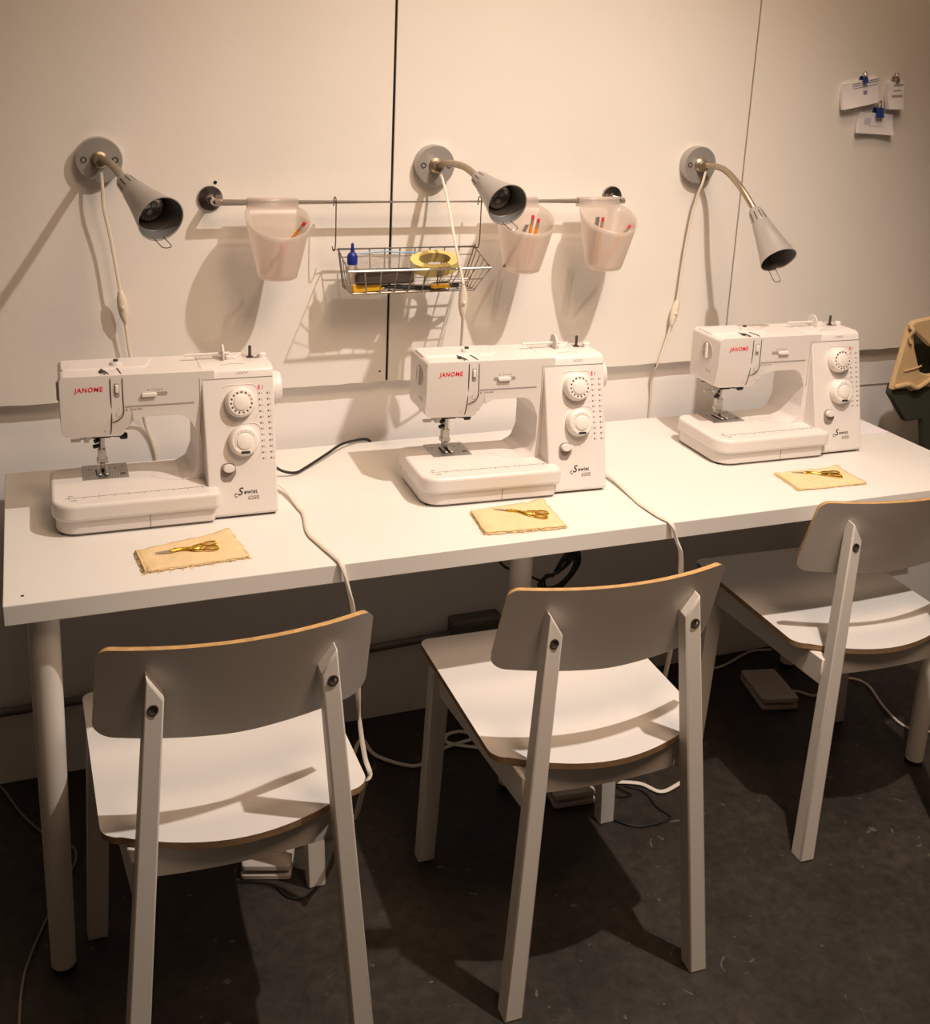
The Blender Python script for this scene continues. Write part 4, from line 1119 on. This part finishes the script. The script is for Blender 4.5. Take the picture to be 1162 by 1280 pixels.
# ------------------------------------------------------------------ cloth bag hanging past the right end of the table
bg = thing('cloth_bag', 'beige canvas bag with dark green base hanging at the right edge of the picture', 'bag', (2.25, -.15, .80))
LG = lambda x, z: (x - 2.25, z - .80)
def flap(name, pts, y0, y1, m, bev=.004):
    bm = bmesh.new(); prism(bm, [LG(*p) for p in pts], 'y', y0, y1)
    return obj(name, bm, m, bg, bevel=bev, segs=3)
flap('front_panel', [(2.089, .976), (2.104, .962), (2.118, .915), (2.146, .854), (2.175, .845), (2.30, .850), (2.30, .800), (2.146, .815), (2.130, .803), (2.112, .815), (2.064, .812), (2.066, .835), (2.078, .905)], -.012, .004, CANVAS)
flap('folded_rim', [(2.086, .976), (2.098, .990), (2.160, .998), (2.45, 1.010), (2.45, .88), (2.160, .922), (2.106, .962)], -.020, -.002, CANVAS)
flap('inner_lining', [(2.150, .945), (2.50, .95), (2.50, .79), (2.20, .81)], .050, .060, GREENC)
flap('back_panel', [(2.220, .940), (2.55, .97), (2.55, .70), (2.26, .725), (2.22, .80)], .070, .080, CANVAS)
flap('green_base', [(2.066, .826), (2.0635, .800), (2.1285, .722), (2.1830, .7235), (2.2050, .630), (2.45, .60), (2.45, .84), (2.146, .830), (2.130, .818), (2.112, .828)], -.006, .012, GREENC)
bm = bmesh.new()
tube(bm, [(-.165, -.014, .178), (-.158, -.024, .168), (-.160, -.016, .150), (-.154, -.018, .135)], .0045, 8, 5)
tube(bm, [(-.158, -.0135, .060), (-.12, -.0150, .068), (-.105, -.0135, .072)], .0022, 6, 5)
tube(bm, [(-.184, -.0130, .020), (-.14, -.0170, .026), (-.11, -.0180, .016), (-.06, -.0150, .040)], .0060, 8, 5)
obj('knotted_strap', bm, CANVAS, bg)
bm = bmesh.new(); tube(bm, [(.16, -.010, .195), (.165, .02, .24), (.170, .085, .345), (.170, .120, .372), (.172, .085, .345), (.19, .03, .24), (.22, -.005, .20)], .007, 8, 6); obj('hanging_strap', bm, CANVAS, bg)
bm = bmesh.new(); lathe(bm, [(.016, 0), (.016, .004), (.006, .006), (.005, .045), (.009, .047), (.009, .052), (.001, .053)], 20, basis((2.42, YP, 1.160), (1, 0, 0), (0, 0, 1), (0, -1, 0)), cap0=True, cap1=True)
freeobj('wall_hook', bm, STEEL, 'small steel wall hook above the beige canvas bag', 'hook')

# sheet of paper at the back right corner
bm = bmesh.new(); prism(bm, [(1.8500, -.1200), (1.8800, -.2480), (1.9930, -.2480), (1.9850, -.1680), (1.9650, -.1000)], 'z', TZ + .0002, TZ + .0026)
freeobj('paper_sheet', bm, PAPER, 'thin pale paper sheet lying behind the right sewing machine', 'paper')

# ------------------------------------------------------------------ light
def light(name, kind, loc, energy, col, target=None, **k):
    d = bpy.data.lights.new(name, kind); d.energy = energy; d.color = col
    for a, b in k.items(): setattr(d, a, b)
    o = bpy.data.objects.new(name, d); COL.objects.link(o); o.location = loc
    if target is not None: o.rotation_euler = (V(target) - V(loc)).to_track_quat('-Z', 'Y').to_euler()
    return o
KEY = (1.29, -1.20, 2.65)
light('ceiling_spot_light', 'SPOT', KEY, 166, (1, .87, .755), (.98, -.80, .30), spot_size=math.radians(108), spot_blend=1.0, shadow_soft_size=.020)
light('ceiling_fill_light', 'AREA', (1.0, -.72, 2.78), 6.5, (1, .66, .40), (1.0, -.10, 1.1), shape='RECTANGLE', size=2.0, size_y=.35, spread=math.radians(120))  # added overhead fill that lifts the wall shadows, not a lamp of the room
light('rear_fill_light', 'SPOT', (1.0, -2.05, 2.90), 125, (1, .67, .44), (1.10, -.08, .66), spot_size=math.radians(66), spot_blend=1.0, shadow_soft_size=.40)  # added soft fill for the upright faces, no real lamp hangs here
wd = bpy.data.worlds.new('room_glow'); SC.world = wd; wd.use_nodes = True
bg_ = wd.node_tree.nodes['Background']; bg_.inputs['Color'].default_value = (1, .66, .42, 1); bg_.inputs['Strength'].default_value = .055

# ------------------------------------------------------------------ camera
cam = bpy.data.cameras.new('camera'); co = bpy.data.objects.new('camera', cam); COL.objects.link(co)
r_ = V((0.93062064, -0.36327614, 0.04444849)); u_ = V((0.05521755, 0.25942548, 0.9641833)); f_ = V((0.36179586, 0.89483455, -0.26148592))
co.matrix_world = basis((0.06400701, -2.24507374, 1.57132197), r_, u_, -f_)
cam.sensor_fit = 'HORIZONTAL'; cam.sensor_width = 36.0; cam.lens = 36.0 * 1388.531 / 1162.0
cam.shift_x = 0; cam.shift_y = -192.55 / 1162.0
cam.clip_start = .05; cam.clip_end = 50
SC.camera = co

vs_ = SC.view_settings
SC.display_settings.display_device = 'sRGB'
vs_.view_transform = 'Standard'; vs_.look = 'None'; vs_.gamma = 1; vs_.use_curve_mapping = False; vs_.exposure = 0.0
